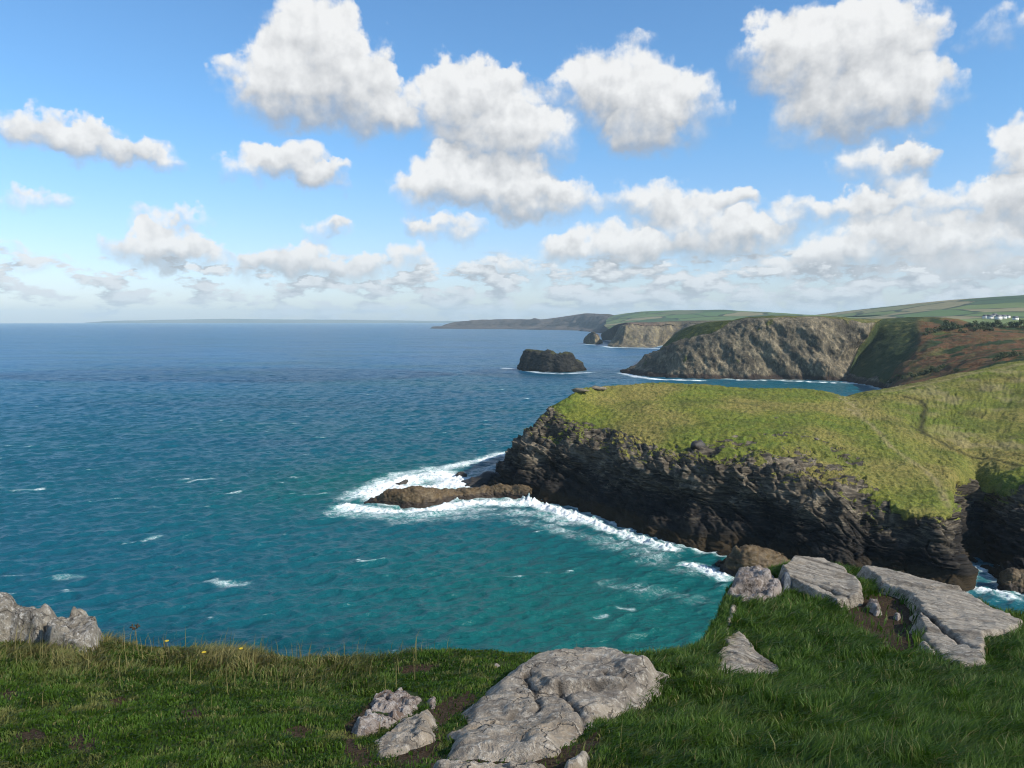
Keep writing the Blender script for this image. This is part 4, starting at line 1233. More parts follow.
def near_rock(name, poly_px, H, M, label, res=0.02, edge_w=0.14, tilt=(0, 0), cell=0.55, aniso=None, facet=0.16, crack=0.06, skirt=0.35, rough=0.03, seed=0.0, rag=0.10, wl=None,
              top_var=0.10, cat='rock', group=None, clear=0.0, cracks=(), crack_d=0.07):
    """a rock bedded in the turf: outline as (px, py) on the ground, height H above it"""
    poly = np.array([ghit(*p) if len(p) == 2 else W(*p) for p in poly_px])
    c = poly.mean(axis=0)
    A = np.c_[poly[:, :2] - c[:2], np.ones(len(poly))]
    pl, *_ = np.linalg.lstsq(A, poly[:, 2], rcond=None)
    lo, hi = poly.min(axis=0)[:2] - 0.25, poly.max(axis=0)[:2] + 0.25
    xs = np.arange(lo[0], hi[0], res)
    ys = np.arange(lo[1], hi[1], res)
    X, Y = np.meshgrid(xs, ys)
    n = X.size
    xy = np.stack([X.ravel(), Y.ravel()], axis=1)
    p3 = np.c_[xy, np.full(n, seed)]
    d = poly_dist(xy, poly) + rag * fbm(p3 / 0.45 + seed, 4)
    # size of the rock in its narrow direction limits the edge
    e = sstep(-0.02, edge_w, d)
    z = (xy - c[:2]) @ pl[:2] + pl[2]
    z += (xy - c[:2]) @ np.array(tilt)
    if aniso:
        a = math.radians(aniso[0])
        R_ = np.array([[math.cos(a), -math.sin(a)], [math.sin(a), math.cos(a)]])
        w2 = (xy - c[:2]) @ R_ * np.array([1.0 / aniso[1], 1.0])
    else:
        w2 = xy - c[:2]
    wp = np.c_[w2, np.zeros(n)]
    warp = np.stack([fbm(wp / (cell * 1.2) + seed + 7 * k, 3) for k in range(2)] + [np.zeros(n)], axis=1) * cell * 0.55
    f1, f2, rid, off, rv = worley((wp + warp) / cell + np.array([seed, seed * 1.7, 0.5]))
    g1, g2, gid, goff, grv = worley((wp + warp) / (cell * 0.42) + np.array([seed * 2, 3.1, 0.5]))
    zz = facet * ((rid - 0.5) * 0.9 + (off[:, :2] * (rv[:, :2] - 0.5)).sum(axis=1) * 1.1)
    zz += facet * 0.35 * ((gid - 0.5) * 0.8 + (goff[:, :2] * (grv[:, :2] - 0.5)).sum(axis=1))
    ckl = np.zeros(n)
    for pts, w in cracks:
        cp = np.array([ghit(*p) for p in pts])
        dd = poly_dist(xy + 0.06 * np.stack([fbm(p3 / 0.3 + 5, 3), fbm(p3 / 0.3 + 9, 3)], axis=1), cp, closed=False)
        ckl = np.maximum(ckl, np.exp(-(dd / w) ** 2))
    br = sstep(-0.15, 0.25, fbm(p3 / (cell * 1.5) + 21, 3))
    ck = np.exp(-((f2 - f1) / 0.045) ** 2) * br
    ck2 = np.exp(-((g2 - g1) / 0.06) ** 2) * br * 0.5
    zz -= crack * np.maximum(ck, ck2 * 0.6) + crack_d * ckl
    gridz = zz.reshape(X.shape)
    for _ in range(3):                                    # weathered edges between the blocks
        pz = np.pad(gridz, 1, mode='edge')
        gridz = (pz[:-2, 1:-1] + pz[2:, 1:-1] + pz[1:-1, :-2] + pz[1:-1, 2:] + 2 * gridz) / 6.0
    zz = gridz.ravel()
    h1, h2, hid, hoff, hrv = worley((wp + warp * 0.7) / (cell * 0.16) + np.array([seed * 3, 1.1, 0.5]))
    zz += max(facet, 0.08) * 0.14 * ((hid - 0.5) + (hoff[:, :2] * (hrv[:, :2] - 0.5)).sum(axis=1))
    zz += rough * fbm(p3 / 0.12, 4) + rough * 0.6 * (ridged(p3 / 0.07, 3) - 0.5) + top_var * fbm(p3 / 0.9 + 3, 3)
    gz = np.array([(FG['bvh'].ray_cast(Vector((x, y, 80.0)), Vector((0, 0, -1)))[0] or Vector((0, 0, 0)))[2] for x, y in xy])
    z = np.where((gz > z - 0.6) & (d > -0.05), np.maximum(z, gz - 0.02 - 0.05 * sstep(0.1, -0.05, d)), z)
    z = z + e * (H + zz) - (1 - e) * 0.05 - sstep(0.0, -0.25, d) * skirt
    keep = (d > -0.22).reshape(X.shape)
    k4 = keep[:-1, :-1] & keep[1:, :-1] & keep[:-1, 1:] & keep[1:, 1:]
    V = np.stack([X.ravel(), Y.ravel(), z], axis=1)
    F = grid_faces(*X.shape, keep=k4)
    if not len(F):
        return None
    V, F, at = compact(V, F, {'crack': np.clip(np.maximum(np.maximum(ck * 0.6, ck2 * 0.4), ckl), 0, 1) * e})
    o = mesh_from(name, V, F, M, at)
    tag(o, label, cat, group)
    ROCKS.append((poly, clear))
    return o


def build_near_rocks(M):
    G, SL, Q, PK, LI = M['rock_grey'], M['rock_slab'], M['rock_quartz'], M['rock_pink'], M['rock_lichen']
    near_rock('rock_outcrop', [(428, 764), (444, 728), (470, 706), (498, 690), (520, 676), (540, 667), (572, 663), (606, 665), (642, 672), (668, 682), (652, 695), (624, 716), (604, 732), (586, 746), (566, 758), (530, 766), (476, 768)],
              0.10, G, 'broad grey rock outcrop in the middle of the turf at the cliff edge', res=0.016, cell=0.9, facet=0.10, crack=0.012, seed=1.3, edge_w=0.22, top_var=0.10, tilt=(0.01, 0.11), rag=0.14, clear=0.10, rough=0.022,
              cracks=[([(558, 704), (574, 718), (590, 738)], 0.022), ([(524, 694), (534, 706), (538, 720)], 0.018), ([(470, 738), (500, 730), (524, 734)], 0.016), ([(604, 688), (618, 694), (640, 690)], 0.012)])
    near_rock('rock', [(405, 810), (424, 774), (462, 768), (505, 770), (540, 770), (562, 776), (570, 810)],
              0.08, G, 'low cracked grey rock at the bottom below the broad outcrop', res=0.012, cell=0.38, facet=0.06, crack=0.05, seed=4.1, edge_w=0.16, clear=0.05)
    near_rock('rock', [(554, 792), (560, 772), (577, 756), (596, 756), (592, 768), (582, 787)], 0.05, G,
              'small flat grey stone between the broad outcrop and the long grass', res=0.010, cell=0.4, facet=0.05, crack=0.03, seed=6.2, rag=0.04, edge_w=0.06)
    near_rock('rock', [(346, 726), (362, 711), (380, 698), (402, 690), (420, 693), (430, 702), (414, 714), (394, 727), (374, 736), (354, 738)], 0.05, Q,
              'white quartz rock stained rusty, left of the broad outcrop', res=0.009, cell=0.15, facet=0.10, crack=0.05, seed=8.8, rag=0.20, edge_w=0.09, rough=0.035)
    near_rock('rock', [(362, 750), (388, 731), (412, 716), (440, 710), (446, 724), (436, 742), (414, 752), (390, 760), (370, 760)], 0.035, G,
              'flat grey slab just below the white quartz rock', res=0.011, cell=0.4, facet=0.05, crack=0.03, seed=9.4, edge_w=0.12, clear=0.06)
    near_rock('rock', [(424, 703), (432, 698), (440, 702), (438, 709), (428, 712)], 0.04, Q, 'little pale stone beside the white quartz rock', res=0.010, cell=0.15, facet=0.06, seed=3.4, edge_w=0.06, rag=0.05)
    near_rock('rock', [(488, 664), (500, 660), (512, 662), (508, 668), (494, 670)], 0.04, PK, 'small pale stone at the cliff edge behind the broad outcrop', res=0.012, cell=0.15, facet=0.06, seed=3.9, edge_w=0.06, rag=0.05)
    # left outcrop: a lichened block on the edge and its overhanging neighbour
    near_rock('rock_outcrop', [(-70, 640), (-30, 634, 9.2), (20, 632, 9.2), (66, 633, 9.2), (74, 642), (40, 649), (8, 647), (-30, 652)], 0.44, LI,
              'white lichened rock at the left end of the cliff edge', res=0.014, cell=0.38, facet=0.22, crack=0.05, seed=11.5, edge_w=0.22, skirt=1.0, rag=0.10, tilt=(-0.10, 0.12))
    near_rock('rock_outcrop', [(42, 644), (50, 633, 9.3), (98, 633, 9.3), (104, 640, 9.1), (102, 653), (84, 660), (48, 656)], 0.24, LI,
              'yellowish blocky rock overhanging the sea beside the white lichened rock', res=0.012, cell=0.28, facet=0.18, crack=0.05, seed=13.7, edge_w=0.06, skirt=1.2, rag=0.06, tilt=(0, 0.02))
    # right hand rocks
    near_rock('rock', [(708, 676), (714, 660), (722, 644), (740, 641), (754, 650), (768, 662), (786, 672), (784, 681), (750, 683), (722, 683)], 0.07, SL,
              'pale slab lying alone in the long grass', res=0.013, cell=0.5, facet=0.06, crack=0.03, seed=15.2, aniso=(-35, 2.2), edge_w=0.09, tilt=(-0.03, 0.03), clear=0.04)
    near_rock('rock', [(776, 582), (792, 572), (824, 572), (848, 580), (866, 594), (862, 607), (838, 612), (808, 602), (788, 592)], 0.24, SL,
              'smooth pale slab with one straight crack, at the outer edge of the turf', res=0.018, cell=0.8, facet=0.05, crack=0.008, seed=17.9, aniso=(-38, 3.0), edge_w=0.1, tilt=(-0.13, 0.10), skirt=0.8,
              cracks=[([(792, 590), (820, 597), (850, 608)], 0.028)], rough=0.02, top_var=0.05, clear=0.04)
    near_rock('rock_outcrop', [(858, 580), (884, 575), (920, 586), (960, 598), (1000, 613), (1030, 630), (1014, 642), (988, 644), (996, 660), (992, 674), (960, 674), (934, 668), (916, 652), (912, 632), (913, 614), (900, 600), (876, 590)], 0.14, SL,
              'long sloping slab split by a dark crack along the edge of the grass', res=0.018, cell=0.8, facet=0.07, crack=0.01, seed=19.3, aniso=(-36, 3.4), edge_w=0.12, tilt=(-0.03, 0.05), skirt=0.7, top_var=0.06,
              cracks=[([(884, 594), (902, 610), (922, 624), (945, 640), (975, 656)], 0.035), ([(916, 640), (930, 652), (944, 666)], 0.02)], rough=0.022, clear=0.05, crack_d=0.1)
    near_rock('rock', [(724, 600), (732, 588, 13.2), (752, 584, 13.6), (776, 586, 13.6), (786, 596), (770, 606), (738, 608)], 0.22, PK,
              'pinkish white rock at the tip of the clifftop', res=0.018, cell=0.6, facet=0.26, crack=0.08, seed=22.2, edge_w=0.14, skirt=1.0, tilt=(0, 0.05))
    near_rock('rock', [(774, 592), (780, 584), (796, 584), (797, 594), (782, 598)], 0.25, M['rock_blue'],
              'upright blue grey rock between the pinkish rock and the smooth slab', res=0.018, cell=0.5, facet=0.22, crack=0.08, seed=24.6, edge_w=0.16, skirt=0.8)
    near_rock('rock', [(722, 646), (724, 626, 10.8), (730, 606, 12.0), (736, 600, 12.6), (738, 612), (732, 630), (728, 650)], 0.10, G,
              'thin upright grey edge of rock where the turf drops to the sea', res=0.016, cell=0.4, facet=0.15, crack=0.06, seed=26.6, edge_w=0.06, skirt=1.0, rag=0.04)
    near_rock('rock', [(864, 606), (870, 600), (880, 606), (886, 615), (874, 617)], 0.10, PK, 'small white stone on the bare soil between the slabs', res=0.012, cell=0.25, facet=0.10, seed=28.1, edge_w=0.08, rag=0.06)
    near_rock('rock', [(892, 618), (897, 615), (902, 618), (898, 622)], 0.06, PK, 'tiny pale stone on the bare soil beside the crack', res=0.010, cell=0.2, facet=0.06, seed=29.1, edge_w=0.04, rag=0.02)


SOIL = [([(420, 790), (432, 756), (480, 752), (540, 752), (580, 744), (604, 734), (598, 750), (584, 772), (570, 800)], 0.06),
        ([(842, 610), (858, 600), (880, 592), (902, 600), (916, 614), (920, 656), (900, 658), (872, 644), (850, 628)], 0.11),
        ([(340, 730), (352, 716), (372, 700), (388, 690), (378, 706), (360, 724), (356, 742), (374, 756), (392, 768), (360, 772), (344, 750)], 0.06),
        ([(424, 716), (440, 700), (470, 690), (478, 698), (456, 716), (438, 730)], 0.07),
        ([(392, 756), (412, 744), (432, 730), (446, 734), (440, 750), (424, 768), (400, 772)], 0.08),
        ([(575, 750), (592, 734), (604, 728), (596, 742), (584, 756)], 0.04),
        ([(64, 742), (80, 734), (100, 740), (92, 752), (72, 752)], 0.08),
        ([(0, 692), (12, 688), (18, 696), (4, 702)], 0.05), ([(10, 735), (36, 728), (50, 736), (24, 744)], 0.05),
        ([(108, 700), (124, 696), (130, 704), (114, 710)], 0.05), ([(176, 712), (196, 708), (206, 716), (186, 720)], 0.05),
        ([(280, 730), (300, 724), (316, 732), (296, 740)], 0.05), ([(806, 648), (820, 642), (830, 652), (814, 656)], 0.05),
        ([(836, 600), (850, 604), (862, 614), (850, 616)], 0.06), ([(398, 668), (420, 664), (444, 664), (430, 672), (404, 676)], 0.05)]


def finish_ground():
    P, V, M = FG['P'], FG['V'], FG['M']
    q = P.reshape(-1, 3)
    soil = np.zeros(len(q))
    polys = []
    for pl, soft in SOIL:
        try:
            pw = np.array([ghit(*p) for p in pl])
        except ValueError:
            continue
        polys.append((pw, soft))
        d = poly_dist(q, pw)
        soil = np.maximum(soil, sstep(-soft, soft, d))
    soil = np.maximum(soil, sstep(5.6, 6.5, V).ravel())
    FG['soilpolys'] = polys
    o = mesh_grid('clifftop_ground', P, M['ground'], {'soil': soil})
    tag(o, kind='structure', label='turf covered clifftop in shade', cat='ground')


def build_grass(M):
    rs = np.random.RandomState(23)
    P, V = FG['P'], FG['V']
    nr, nc = P.shape[:2]
    a, b_, c, d = P[:-1, :-1], P[:-1, 1:], P[1:, 1:], P[1:, :-1]
    area = 0.5 * np.linalg.norm(np.cross(c - a, d - b_), axis=2)
    vm = V[:-1, :-1]
    cen = (a + c) * 0.5
    rel = np.abs(cen[..., 0]) / np.maximum(cen[..., 1], 0.3)
    ok = (vm >= 1.5) & (vm < 6.6) & (rel < 0.80) & (cen[..., 1] > 2.6)
    dist = np.maximum(cen[..., 1], 3.0)
    wgt = np.where(ok, area * (5.0 / dist) ** 1.0, 0).ravel()
    N = 330000
    pick = rs.choice(len(wgt), N, p=wgt / wgt.sum())
    s, t = rs.rand(N, 1), rs.rand(N, 1)
    A, B, C, D = (m.reshape(-1, 3)[pick] for m in (a, b_, c, d))
    root = (A * (1 - s) + B * s) * (1 - t) + (D * (1 - s) + C * s) * t
    keepp = np.ones(N)
    rag = 0.06 * fbm(root / 0.12, 2)
    for poly, clear in ROCKS:
        dd = poly_dist(root, poly) + rag
        keepp *= (dd < 0.03 + clear)
    soilm = np.zeros(N)
    for pw, soft in FG['soilpolys']:
        soilm = np.maximum(soilm, sstep(-soft, soft, poly_dist(root, pw) + rag * 1.2) * (1.08 if soft > 0.1 else 1.0))
    keepp *= rs.rand(N) > soilm * 0.90
    root = root[keepp > 0.5]
    n = len(root)
    dep = root[:, 1]
    pxx = 512 + FPX * root[:, 0] / (root[:, 1] * CP - (root[:, 2] - CAM_Z) * SP)
    # long lush grass towards the right, short grazed turf with tufts to the left
    lush = sstep(-0.6, 1.6, root[:, 0] - 0.10 * root[:, 1] + 0.9 * fbm(root / 1.5 + 9, 3))
    left_edge = sstep(6.9, 8.1, dep + 0.5 * fbm(root / 0.8, 3)) * sstep(-0.4, -1.6, root[:, 0]) 
    clump = fbm(root / 0.30 + 2, 3)
    clump2 = fbm(root / 1.1 + 12, 3)
    L = 0.035 + 0.105 * lush + 0.05 * sstep(0.0, 0.5, clump) * (0.4 + lush) + 0.15 * left_edge * sstep(-0.3, 0.4, clump2)
    L *= 0.55 + 0.75 * rs.rand(n)
    tall = (rs.rand(n) < 0.010 * left_edge + 0.0003)
    L = np.where(tall, 0.20 + 0.18 * rs.rand(n), L)
    # direction: clumps fall the same way, wind from the left
    ang = 2.2 * PI * fbm(root / 0.45 + 5, 2) + rs.normal(size=n) * 0.9
    dirv = np.stack([np.cos(ang) + 0.45, np.sin(ang) - 0.15, np.zeros(n)], axis=1)
    lean = (0.30 + 0.55 * rs.rand(n)) * np.where(tall, 0.35, 1.0)
    wid = 0.0022 + 0.0028 * rs.rand(n) + 0.0006 * np.maximum(dep - 4, 0)
    wid = np.where(tall, wid * 0.6, wid)
    leaf = rs.rand(n) < 0.05                             # broad leaves of plantain and sorrel low in the turf
    wid = np.where(leaf & ~tall, wid * 2.8, wid)
    L = np.where(leaf & ~tall, L * 0.75, L)
    side_a = rs.rand(n) * 2 * PI
    side = np.stack([np.cos(side_a), np.sin(side_a), np.zeros(n)], axis=1)
    up = np.array([0, 0, 1.0])
    Lc = L[:, None]
    ln = lean[:, None]
    mid = root + Lc * (0.55 * up + 0.22 * ln * dirv)
    tip = root + Lc * ((1.0 - 0.30 * ln) * up + 0.95 * ln * dirv)
    root = root - np.array([0, 0, 0.01])
    wv = side * wid[:, None]
    Vt = np.empty((n, 5, 3))
    Vt[:, 0] = root - wv; Vt[:, 1] = root + wv
    Vt[:, 2] = mid + wv * 0.75; Vt[:, 3] = mid - wv * 0.75
    Vt[:, 4] = tip
    base = np.arange(n)[:, None] * 5
    Q = base + np.array([0, 1, 2, 3])
    T = base + np.array([3, 2, 4])
    tint = np.clip(0.42 + 0.55 * clump2 + 0.35 * clump + rs.normal(size=n) * 0.16 + 0.05 * lush, 0, 1)
    dry = np.clip(0.85 * left_edge * sstep(-0.25, 0.35, clump2 + rs.normal(size=n) * 0.25) * sstep(-0.8, -2.2, root[:, 0]), 0, 1)
    dry = np.maximum(dry, 0.45 * sstep(0.05, 0.45, fbm(root / 0.22 + 33, 3) + 0.25 * fbm(root / 1.4 + 3, 2)) * (1 - 0.65 * lush))
    dry = np.maximum(dry, (rs.rand(n) < 0.05) * 0.7)
    dry = np.where(tall, 0.9, dry)
    at = {'tint': np.repeat(tint, 5), 'dry': np.repeat(dry, 5), 'along': np.tile([0, 0, .5, .5, 1.0], n)}
    o = mesh_from('grass', Vt.reshape(-1, 3), [Q, T], M['grass'], at)
    tag(o, kind='stuff', label='green grass covering the clifftop', cat='grass')
    return root


# ------------------------------------------------------------------ small things
def tube(pts, r0, r1, n=6):
    pts = np.asarray(pts, float)
    V, F = [], []
    for i, p in enumerate(pts):
        f = i / (len(pts) - 1)
        r = r0 + (r1 - r0) * f
        tdir = pts[min(i + 1, len(pts) - 1)] - pts[max(i - 1, 0)]
        tdir /= max(np.linalg.norm(tdir), 1e-9)
        a = np.cross(tdir, [0.3, 0.9, 0.1]); a /= np.linalg.norm(a)
        b = np.cross(tdir, a)
        for k in range(n):
            th = 2 * PI * k / n
            V.append(p + r * (math.cos(th) * a + math.sin(th) * b))
    for i in range(len(pts) - 1):
        for k in range(n):
            k2 = (k + 1) % n
            F.append((i * n + k, i * n + k2, (i + 1) * n + k2, (i + 1) * n + k))
    return np.array(V), np.array(F)


def blob(c, r, n=7, sq=(1, 1, 1), seed=0, rough=0.0):
    V, F = [], []
    for i in range(n + 1):
        ph = PI * i / n
        for k in range(n * 2):
            th = PI * k / n
            V.append((math.sin(ph) * math.cos(th), math.sin(ph) * math.sin(th), math.cos(ph)))
    V = np.array(V)
    if rough:
        V = V * (1 + rough * fbm(V * 1.7 + seed, 3))[:, None]
    m = n * 2
    for i in range(n):
        for k in range(m):
            F.append((i * m + k, (i + 1) * m + k, (i + 1) * m + (k + 1) % m, i * m + (k + 1) % m))
    return V * r * np.array(sq) + np.array(c), np.array(F)


def join(parts):
    Vs, Fs, o = [], [], 0
    for V, F in parts:
        Vs.append(V); Fs.append(F + o); o += len(V)
    return np.concatenate(Vs), np.concatenate(Fs)


def empty(name, loc):
    o = bpy.data.objects.new(name, None)
    COL.objects.link(o)
    o.location = loc
    o.empty_display_size = 0.1
    return o


def copy_tree(o):
    c = o.copy()
    COL.objects.link(c)
    for ch in [x for x in bpy.data.objects if x.parent == o]:
        d = ch.copy()
        COL.objects.link(d)
        d.parent = c
    return c


def build_small_plants(M):
    # dried umbel stalk standing on the cliff edge
    g = ghit(137, 652)
    g = np.array([g[0], g[1], g[2]])
    top = W(135, 630, g[1]) - g
    e = tag(empty('dry_umbel', g), 'dry brown seed head on a thin stalk at the cliff edge beside the lichened rocks', 'plant')
    pts = [np.array([0, 0, -0.02]), top * 0.5 + np.array([0.01, 0, 0]), top]
    mesh_from('stem', *tube(pts, 0.004, 0.003), M['stalk'], parent=e)
    rays, heads = [], []
    for k in range(12):
        a = 2 * PI * k / 12
        tip = top + np.array([0.045 * math.cos(a) * (0.6 + 0.4 * (k % 2)), 0.045 * math.sin(a), 0.03 + 0.01 * (k % 3)])
        rays.append(tube([top, tip], 0.0015, 0.0015, 4))
        heads.append(blob(tip, 0.011, 4))
    h = mesh_from('seed_head', *join(rays + heads), M['seed'], parent=e)
    # yellow flowers
    spots = [(166, 656), (240, 664), (203, 668)]
    labs = ['tiny yellow flower in the dry grass nearest the dry seed head', 'tiny yellow flower in green grass at the cliff edge, farthest from the lichened rocks',
            'tiny yellow flower lowest in the dry grass']
    for (px, py), lab in zip(spots, labs):
        g = ghit(px, py)
        e = tag(empty('flower', g), lab, 'flower', 'yellow flowers in the clifftop grass')
        mesh_from('stem', *tube([(0, 0, -0.01), (0.01, 0, 0.10), (0.015, 0.0, 0.17)], 0.002, 0.002, 5), M['stalk'], parent=e)
        pet = []
        for k in range(9):
            a = 2 * PI * k / 9
            pet.append(blob((0.015 + 0.014 * math.cos(a), 0.014 * math.sin(a) - 0.004, 0.175), 0.011, 4, (1, 1, 0.35)))
        mesh_from('petals', *join(pet), M['petal'], parent=e)


def leaf_bush(rs, r, n=420):
    """shrub crown of many small leaf faces in uneven clumps"""
    V, F = [], []
    cl = [(rs.normal(size=3) * np.array([0.5, 0.5, 0.25]) + np.array([0, 0, 0.55]), 0.28 + 0.25 * rs.rand()) for _ in range(9)]
    for _ in range(n):
        c, cr = cl[rs.randint(len(cl))]
        v = rs.normal(size=3); v /= np.linalg.norm(v)
        p = c + v * cr * (0.75 + 0.3 * rs.rand())
        if p[2] < 0.0:
            continue
        a = rs.normal(size=3); a -= v * (a @ v) * 0.6; a /= np.linalg.norm(a)
        b = np.cross(v, a); b /= max(np.linalg.norm(b), 1e-6)
        s = 0.07 + 0.06 * rs.rand()
        i = len(V)
        V += [p - a * s, p - b * s * 0.6, p + a * s, p + b * s * 0.6]
        F.append((i, i + 1, i + 2, i + 3))
    return np.array(V) * r, np.array(F)


def on_grid(P, sel, px, py):
    q = P.reshape(-1, 3) - np.array([0, 0, CAM_Z])
    dep = q[:, 1] * CP - q[:, 2] * SP
    x = 512 + FPX * q[:, 0] / dep
    y = 384 - FPX * (q[:, 1] * SP + q[:, 2] * CP) / dep
    k = np.argmin((x - px) ** 2 + (y - py) ** 2 + np.where(sel.ravel(), 0, 1e9))
    return P.reshape(-1, 3)[k]


def build_shrubs(M, main):
    P, U, V = main
    sel = (V > 1.0) & (V < 6.2)
    rs = np.random.RandomState(4)
    protos = []
    for k in range(3):
        e = empty('shrub', (0, 0, 0))
        mesh_from('foliage', *leaf_bush(rs, 1.0), M['shrub'], parent=e, smooth=False)
        st = join([tube([(0.05 * j, 0, -0.3), (0.15 * j, 0.05 * j, 0.5)], 0.05, 0.02, 5) for j in (-1, 0, 1)])
        mesh_from('stem', *st, M['bark'], parent=e)
        protos.append(e)
    spots = [(948, 326, 5), (944, 329, 4.5), (952, 330, 5), (957, 329, 4), (938, 331, 4), (966, 327, 4), (972, 327, 4.5), (980, 328, 5), (986, 327, 4.5), (994, 327, 5), (1002, 328, 4.5), (1010, 327, 5),
             (1018, 327, 5), (1023, 329, 4.5), (990, 331, 4), (976, 331, 4), (930, 333, 4), (925, 336, 3.5), (962, 333, 3.5), (1004, 359, 3.5), (1010, 357, 4), (1016, 357, 3.5), (998, 361, 3),
             (926, 374, 3), (932, 371, 3.2), (938, 372, 2.8), (920, 376, 2.6), (912, 377, 2.6), (905, 379, 2.6), (956, 371, 2.4), (895, 381, 2.6), (890, 384, 2.6), (899, 377, 2.2), (942, 368, 2.4)]
    used = 0
    for i, (px, py, r) in enumerate(spots):
        g = on_grid(P, sel, px, py)
        o = protos[i] if i < 3 else copy_tree(protos[i % 3])
        o.location = g - np.array([0, 0, 0.2])
        s = r * (0.8 + 0.4 * rs.rand())
        o.scale = (s * 1.25, s * 1.25, s)
        o.rotation_euler = (0, 0, rs.rand() * 6.28)
        if py < 345:
            tag(o, 'dark green shrub along the top of the brown bracken slope', 'shrub', 'shrubs along the top of the bracken slope')
        else:
            tag(o, 'low dark shrub at the foot of the brown bracken slope', 'shrub', 'shrubs at the foot of the bracken slope')


def build_houses(M, fieldP):
    def box(x0, x1, y0, y1, z0, z1):
        V = np.array([(x, y, z) for z in (z0, z1) for y in (y0, y1) for x in (x0, x1)])
        F = np.array([(0, 2, 3, 1), (4, 5, 7, 6), (0, 1, 5, 4), (1, 3, 7, 5), (3, 2, 6, 7), (2, 0, 4, 6)])
        return V, F
    e = empty('house', (0, 0, 0))
    mesh_from('wall', *box(-6, 6, -4, 4, -3, 5.5), M['wall'], parent=e, smooth=False)
    rv = np.array([(-6.4, -4.5, 5.4), (6.4, -4.5, 5.4), (6.4, 4.5, 5.4), (-6.4, 4.5, 5.4), (-6.4, 0, 8.6), (6.4, 0, 8.6)])
    rf = [np.array([(0, 1, 5, 4), (2, 3, 4, 5), (3, 2, 1, 0)]), np.array([(0, 4, 3), (1, 2, 5)])]
    roof = mesh_from('roof', rv, rf, M['slate'], parent=e, smooth=False)
    for wx, wz in ((-3.5, 1.0), (0, 1.0), (3.5, 1.0), (-3.5, 3.6), (3.5, 3.6)):
        mesh_from('window', *box(wx - 0.6, wx + 0.6, -4.05, -3.9, wz, wz + 1.2), M['window'], parent=e, smooth=False)
    spots = [(985.5, 317.6, 1.1, .2), (990, 318.2, 1.2, -.3), (994.5, 316.2, 1.0, .1), (998.5, 318, 1.3, .3), (1003.5, 318.4, 1.1, -.2), (1008, 318.2, .9, .5), (1015.5, 318.6, 1.0, -.1)]
    sel = np.ones(fieldP.shape[:2], bool)
    for i, (px, py, s, rz) in enumerate(spots):
        g = on_grid(fieldP, sel, px, py + 1)
        g = np.array([ray(px, py)[0] / ray(px, py)[1] * g[1], g[1], g[2]])
        o = e if i == 0 else copy_tree(e)
        o.location = g
        o.scale = (s * 0.7, s * 0.7, s * 0.8)
        o.rotation_euler = (0, 0, rz)
        tag(o, 'white house in the small far village below the hill of fields', 'house', 'white houses of the far village')


def build_turf_stones(M, head):
    pxs, pys, P, V, U = head
    rs = np.random.RandomState(8)
    spots = [(580, 391, 2.0, 'orange grey rock ledge on the top corner of the headland'), (597, 389, 2.2, 'flat pale rock on the skyline of the headland near its top corner'),
             (777, 418, 0.55, 'small white stone on the open headland turf'), (816, 439, 0.9, 'pale stone in the turf above the cliff outcrops'),
             (698, 447, 1.7, 'dark upright boulder in the turf at the cliff top')]
    for i, (px, py, s, lab) in enumerate(spots):
        k = np.argmin((pxs - px) ** 2 + (pys - py) ** 2 + np.where((V > 3) & (V < 8.1), 0, 1e9))
        g = P.reshape(-1, 3)[k]
        v, f = blob((0, 0, 0), 1.0, 9, (1, 1, 1), seed=i * 3.3, rough=0.6)
        f1, f2, rid, off, rv = worley(v * 1.3 + i)
        v = v * (0.8 + 0.35 * rid)[:, None] * s * np.array([1.6, 1.0, 0.42 if 'upright' not in lab else 1.0])
        mat = M['wetrock'] if 'dark' in lab else M['rock_far']
        o = mesh_from('boulder', v, f, mat, parent=None)
        o.location = g + np.array([0, 0, 0.1 * s])
        o.rotation_euler = (0, 0, rs.rand() * 3)
        tag(o, lab, 'boulder')


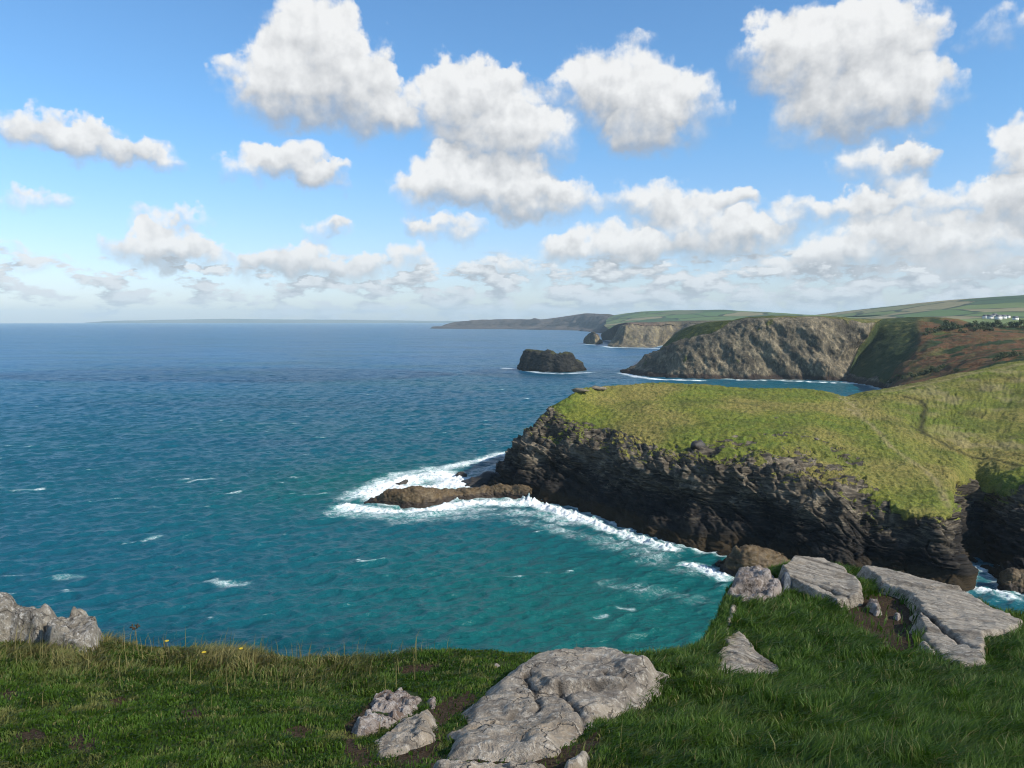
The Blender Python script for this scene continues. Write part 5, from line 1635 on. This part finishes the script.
def build_air(M):
    # closed box of thin air round the whole scene
    V = np.array([(x, y, z) for z in (-12.0, 330.0) for y in (-120.0, 21500.0) for x in (-17000.0, 17000.0)])
    F = np.array([(0, 2, 3, 1), (4, 5, 7, 6), (0, 1, 5, 4), (1, 3, 7, 5), (3, 2, 6, 7), (2, 0, 4, 6)])
    o = mesh_from('haze', V, F, M['haze'], smooth=False)
    tag(o, kind='stuff', label='thin sea haze', cat='haze')
    # unseen cloud lobes, added towards the sun to shade clifftop, cliff nose, stack and sea
    rs = np.random.RandomState(3)
    c = np.array([0, 6, 57]) + SUN * 1350
    v, f = blob((0, 0, 0), 1.0, 40, (1, 1, 1), seed=2.0, rough=0.25)
    v = v * (1 + 0.12 * fbm(v * 5.0 + 3, 4))[:, None] * np.array([105, 100, 26]) + c
    v2, f2 = blob((0, 0, 0), 1.0, 40, (1, 1, 1), seed=5.0, rough=0.25)
    v2 = v2 * (1 + 0.12 * fbm(v2 * 5.0 + 8, 4))[:, None] * np.array([112, 105, 28]) + np.array([105, 890, 30]) + SUN * 1500
    v3, f3 = blob((0, 0, 0), 1.0, 40, (1, 1, 1), seed=9.0, rough=0.3)
    v3 = v3 * (1 + 0.15 * fbm(v3 * 4.0 + 2, 4))[:, None] * np.array([260, 105, 30]) + np.array([-330, 880, 0]) + SUN * 1700
    o = mesh_from('shade_clouds', *join([(v, f), (v2, f2), (v3, f3)]), M['cloud'])
    tag(o, kind='stuff', label='unseen cloud lobes added to shade the clifftop, the rock island and the sea', cat='shade_clouds')


# ------------------------------------------------------------------ assemble
def main():
    scene.render.engine = 'CYCLES'
    cy = scene.cycles
    cy.max_bounces = 5
    cy.diffuse_bounces = 2
    cy.glossy_bounces = 2
    cy.transmission_bounces = 2
    cy.volume_bounces = 0
    cy.transparent_max_bounces = 8
    cy.caustics_reflective = False
    cy.caustics_refractive = False
    cy.filter_width = 1.1
    cy.use_denoising = True
    try:
        cy.denoiser = 'OPENIMAGEDENOISE'
    except Exception:
        pass
    cy.use_adaptive_sampling = True
    cy.adaptive_threshold = 0.02
    vs = scene.view_settings
    vs.view_transform = 'Standard'
    vs.look = 'None'
    vs.exposure = EXPOSURE
    vs.gamma = 1
    vs.use_curve_mapping = False
    build_camera()
    build_sun()
    build_world()
    M = build_materials()
    M['rock_far'] = mat_rock('pale_boulder', [(0.10, 0.085, 0.06), (0.20, 0.17, 0.12), (0.33, 0.29, 0.22)], 1.2, bump=0.6, bumpd=0.2)
    head = build_headland(M)[1]
    main_ = build_mainland(M)
    fieldP = build_far(M)
    build_sea_rocks(M)
    build_sea(M)
    build_ground(M)
    build_near_rocks(M)
    finish_ground()
    build_grass(M)
    build_small_plants(M)
    build_turf_stones(M, head)
    build_shrubs(M, main_)
    build_houses(M, fieldP)
    build_air(M)


main()
